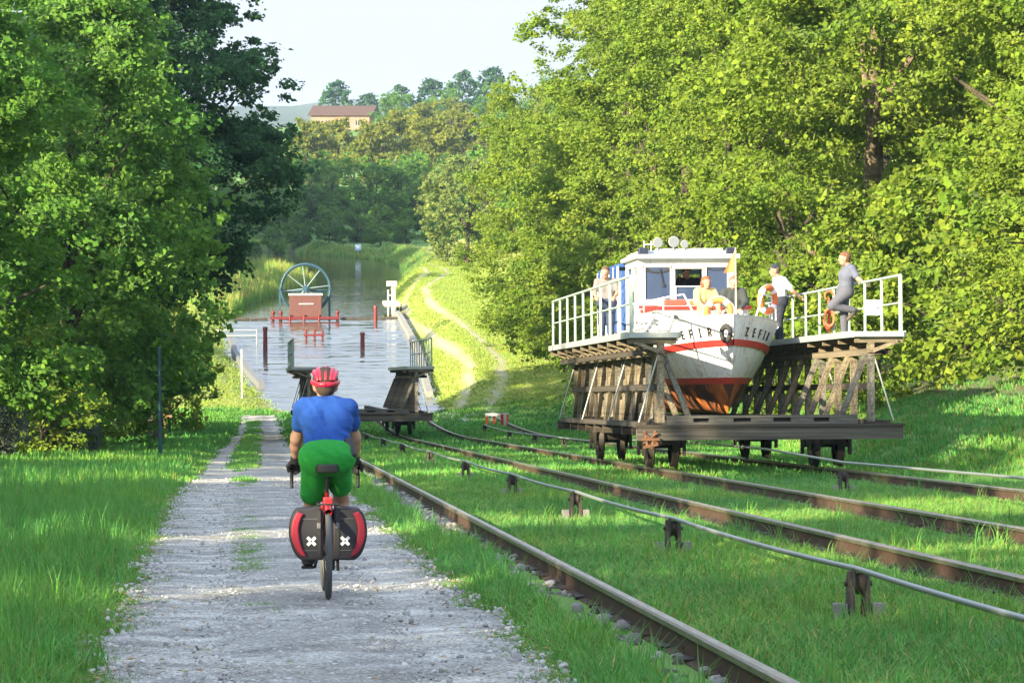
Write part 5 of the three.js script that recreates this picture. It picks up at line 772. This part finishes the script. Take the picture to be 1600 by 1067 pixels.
// ---------------------------------------------------------------- grass, reeds
function tuft(seed, blades, h, w, spread, lean) {
  const r = rngOf(seed), P = [], I = [], C = [];
  for (let k = 0; k < blades; k++) { const a = r() * 6.283, bx = (r() - .5) * spread, bz = (r() - .5) * spread, H = h * (.5 + r() * .75), l = lean * (.2 + r()) * H, cx = Math.cos(a), cz = Math.sin(a), sx = -cz * w * .5, sz = cx * w * .5, b = P.length / 3, dry = r() < .13 ? 1 : 0, v = .75 + r() * .5;
    P.push(bx - sx, 0, bz - sz, bx + sx, 0, bz + sz, bx + cx * l * .35 - sx * .8, H * .55, bz + cz * l * .35 - sz * .8, bx + cx * l * .35 + sx * .8, H * .55, bz + cz * l * .35 + sz * .8, bx + cx * l, H * (1 - lean * .25), bz + cz * l);
    I.push(b, b + 1, b + 2, b + 2, b + 1, b + 3, b + 2, b + 3, b + 4); for (let e = 0; e < 5; e++) C.push(lerp(.104, .31, dry) * v, lerp(.285, .31, dry) * v, lerp(.046, .08, dry) * v); }
  const g = new THREE.BufferGeometry(); g.setAttribute('position', new THREE.Float32BufferAttribute(P, 3)); g.setAttribute('color', new THREE.Float32BufferAttribute(C, 3)); g.setIndex(I); return g;
}
const grassMat = phys(1, 1, 1, { vertexColors: true, roughness: 1, transmission: .35, thickness: 0, specularIntensity: .5 });
function scatter(name, geo, material, list) { const im = new THREE.InstancedMesh(geo, material, list.length), o = new THREE.Object3D(), c = new THREE.Color(); list.forEach(([x, y, z, s, t, sy, col], i) => { o.position.set(x, y, z); o.rotation.set((hash2(i, 3) - .5) * .2, t, (hash2(i, 9) - .5) * .2); o.scale.set(s, sy, s); o.updateMatrix(); im.setMatrixAt(i, o.matrix); im.setColorAt(i, c.setRGB(...col)); }); im.name = name; im.userData = { kind: 'stuff' }; lit(im); scene.add(im); return im; }
{
  const r = rngOf(2024), lists = [[], [], [], [], []];
  const xmin = (D) => Math.max(-7.5, -.078 * D - 1.2), xmax = (D) => Math.min(21, .236 * D + 1.5);
  const tuftsNear = [tuft(1, 24, .105, .0075, .15, .55), tuft(2, 16, .18, .0085, .12, .65), tuft(3, 9, .33, .007, .10, .6)], tuftsFar = [tuft(4, 14, .19, .022, .26, .5), tuft(5, 12, .20, .045, .5, .5)];
  const zones = [[15, 36, 130], [36, 62, 52], [62, 100, 20], [100, 160, 8]];
  for (const [d0, d1, den] of zones) {
    const area = (xmax((d0 + d1) / 2) - xmin((d0 + d1) / 2)) * (d1 - d0); let n = area * den;
    for (let i = 0; i < n; i++) {
      const D = d0 + (d1 - d0) * r(), a = xmin(D), b = xmax(D), x = a + (b - a) * r();
      if (onPath(x, D)) continue;
      const e = Math.min(Math.abs(x - pathEdge(D, -1)), Math.abs(x - pathEdge(D, 1))); if (e < .07 && r() < .5) continue;
      let skip = false; for (const q of railX) { const dx = x - q; if (Math.abs(dx) < .06) skip = true; if (q === railX[0] && dx < 0 && dx > -.40 && fbm(D * .25, 4, 2) > .22 - dx * .2) skip = true; } if (skip) continue;
      if (D > 150 && canalIn(x, D) > -.6) continue;
      if (x > 17.5 && r() < .8) continue; if (x < -5.2 && D > 84 && r() < .85) continue;
      const lush = fbm(x * .8 + 3, D * .5, 3), left = x < 0;
      const tall = left ? 1.15 : (x < 2.62 ? 1.2 : .72), kind = D < 62 ? ((x < 2.6 && r() < .45) || r() < .12 ? (r() < .35 ? 2 : 1) : 0) : D < 100 ? 3 : 4;
      const s = .8 + r() * .5, yel = clamp(fbm(x * .4 + 11, D * .25 + 5, 3) * 1.6 - .5 + (r() - .5) * .4), k = .8 + r() * .4;
      for (const q of supportD[0]) if (Math.abs(D - q) < .3 && Math.abs(x - trackX[0]) < .25) skip = true; if (skip) continue;
      const edge = (e < .25 ? .6 : 1) * (x > 1.9 && x < 2.62 ? lerp(.75, .45, (x - 1.9) / .72) : 1), nearRail = railX.some((q) => Math.abs(x - q) < .30) ? .5 : 1;
      lists[kind].push([x, groundY(x, D) - .015, -D, s, r() * 6.28, s * tall * (.65 + lush * .8) * edge * nearRail, [lerp(.78, 1.35, yel) * k, lerp(.95, 1.10, yel) * k, lerp(1.15, .8, yel) * k]]);
    }
  }
  { const lf = [], g = new THREE.BufferGeometry(); g.setAttribute('position', new THREE.Float32BufferAttribute([0, 0, -.03, -.016, .006, 0, 0, 0, .03, .016, .006, 0], 3)); g.setAttribute('color', new THREE.Float32BufferAttribute(Array(4).fill([1, 1, 1]).flat(), 3)); g.setIndex([0, 1, 2, 0, 2, 3]); for (let i = 0; i < 420; i++) { const D = 17 + 45 * r() ** 1.3, sd = r() < .6 ? -1 : 1, x = pathEdge(D, sd) - sd * 1.3 * r() * r(), q = r(); lf.push([x, groundY(x, D) + .062, -D, .6 + r() * .7, r() * 6, 1, q < .5 ? [.30, .20, .07] : q < .8 ? [.20, .11, .05] : [.16, .20, .05]]); } scatter('fallen_leaves', g, mat(1, 1, 1, .9, 0, { vertexColors: true }), lf); }
  // tufts down the middle of the path and along its far end
  for (let i = 0; i < 5200; i++) { const D = 17 + r() * 135, m = (pathL(D) + pathR(D)) / 2, far = D > 75 ? 1 : 0, x = m - .28 + (r() + r() - 1) * (far ? .42 : .22), p = fbm(D * .33 + 40, 1.7 + x * .9, 3) + (vnoise(x * 7, D * 3) - .5) * .22; if (p < (far ? .42 : .60)) continue; lists[D < 62 ? 0 : 3].push([x, groundY(x, D) + .03, -D, .55 + r() * .4, r() * 6.28, (.25 + r() * .35) * (far ? 1.1 : .8), [1, 1, 1]]); }
  for (let i = 0; i < 5200; i++) { const D = 16 + 84 * r() ** 1.5, sd = r() < .5 ? -1 : 1, x = pathEdge(D, sd) - sd * .34 * r() * r(); if (fbm(D * 1.1 + sd * 9, 6.1, 3) < .40) continue; lists[D < 62 ? 0 : 3].push([x, groundY(x, D) + .01, -D, .5 + r() * .4, r() * 6.28, .25 + r() * .45, [1.05, 1, .9]]); }
  lists.forEach((l, i) => l.length && scatter(['grass', 'long_grass', 'grass_stalks', 'meadow_grass', 'distant_grass'][i], i < 3 ? tuftsNear[i] : tuftsFar[i - 3], grassMat, l));
  console.log('grass', lists.map((l) => l.length).join(' '));
  const bankList = []; for (let i = 0; i < 26000; i++) { const D = 158 + r() * 150, x = r() < .7 ? canalR(D) + r() * 9 : canalL(D) - r() * 8; const c = canalIn(x, D); if (c > -.3) continue; if (Math.abs(Math.abs(x - laneX(D)) - .85) < .36) continue; bankList.push([x, groundY(x, D) - .02, -D, .8 + r() * .5, r() * 6, .35 + r() * .3, [2.6, 1.3, 1.2].map((v) => v * (.85 + r() * .3))]); }
  scatter('bank_grass', tuftsFar[1], grassMat, bankList);
  const reed = tuft(9, 12, 1.5, .05, .7, .25), rl = []; for (let i = 0; i < 1700; i++) { const D = 244 + r() * 56, x = canalL(D) - .2 + (r() - .85) * 3.4; rl.push([x, Math.max(groundY(x, D), WATER) - .05, -D, .8 + r() * .5, r() * 6, .55 + r() * .5, [1.1 + r() * .4, 1 + r() * .2, 1.1]]); }
  for (let i = 0; i < 1500; i++) { const D = 300 + r() * 58, x = canalR(D) + .2 + r() * 2.0; rl.push([x, Math.max(groundY(x, D), WATER) - .05, -D, .8 + r() * .5, r() * 6, .25 + r() * .2, [.9 + r() * .3, 1, 1]]); }
  scatter('reeds', reed, grassMat, rl);
}
renderer.render(scene, camera);
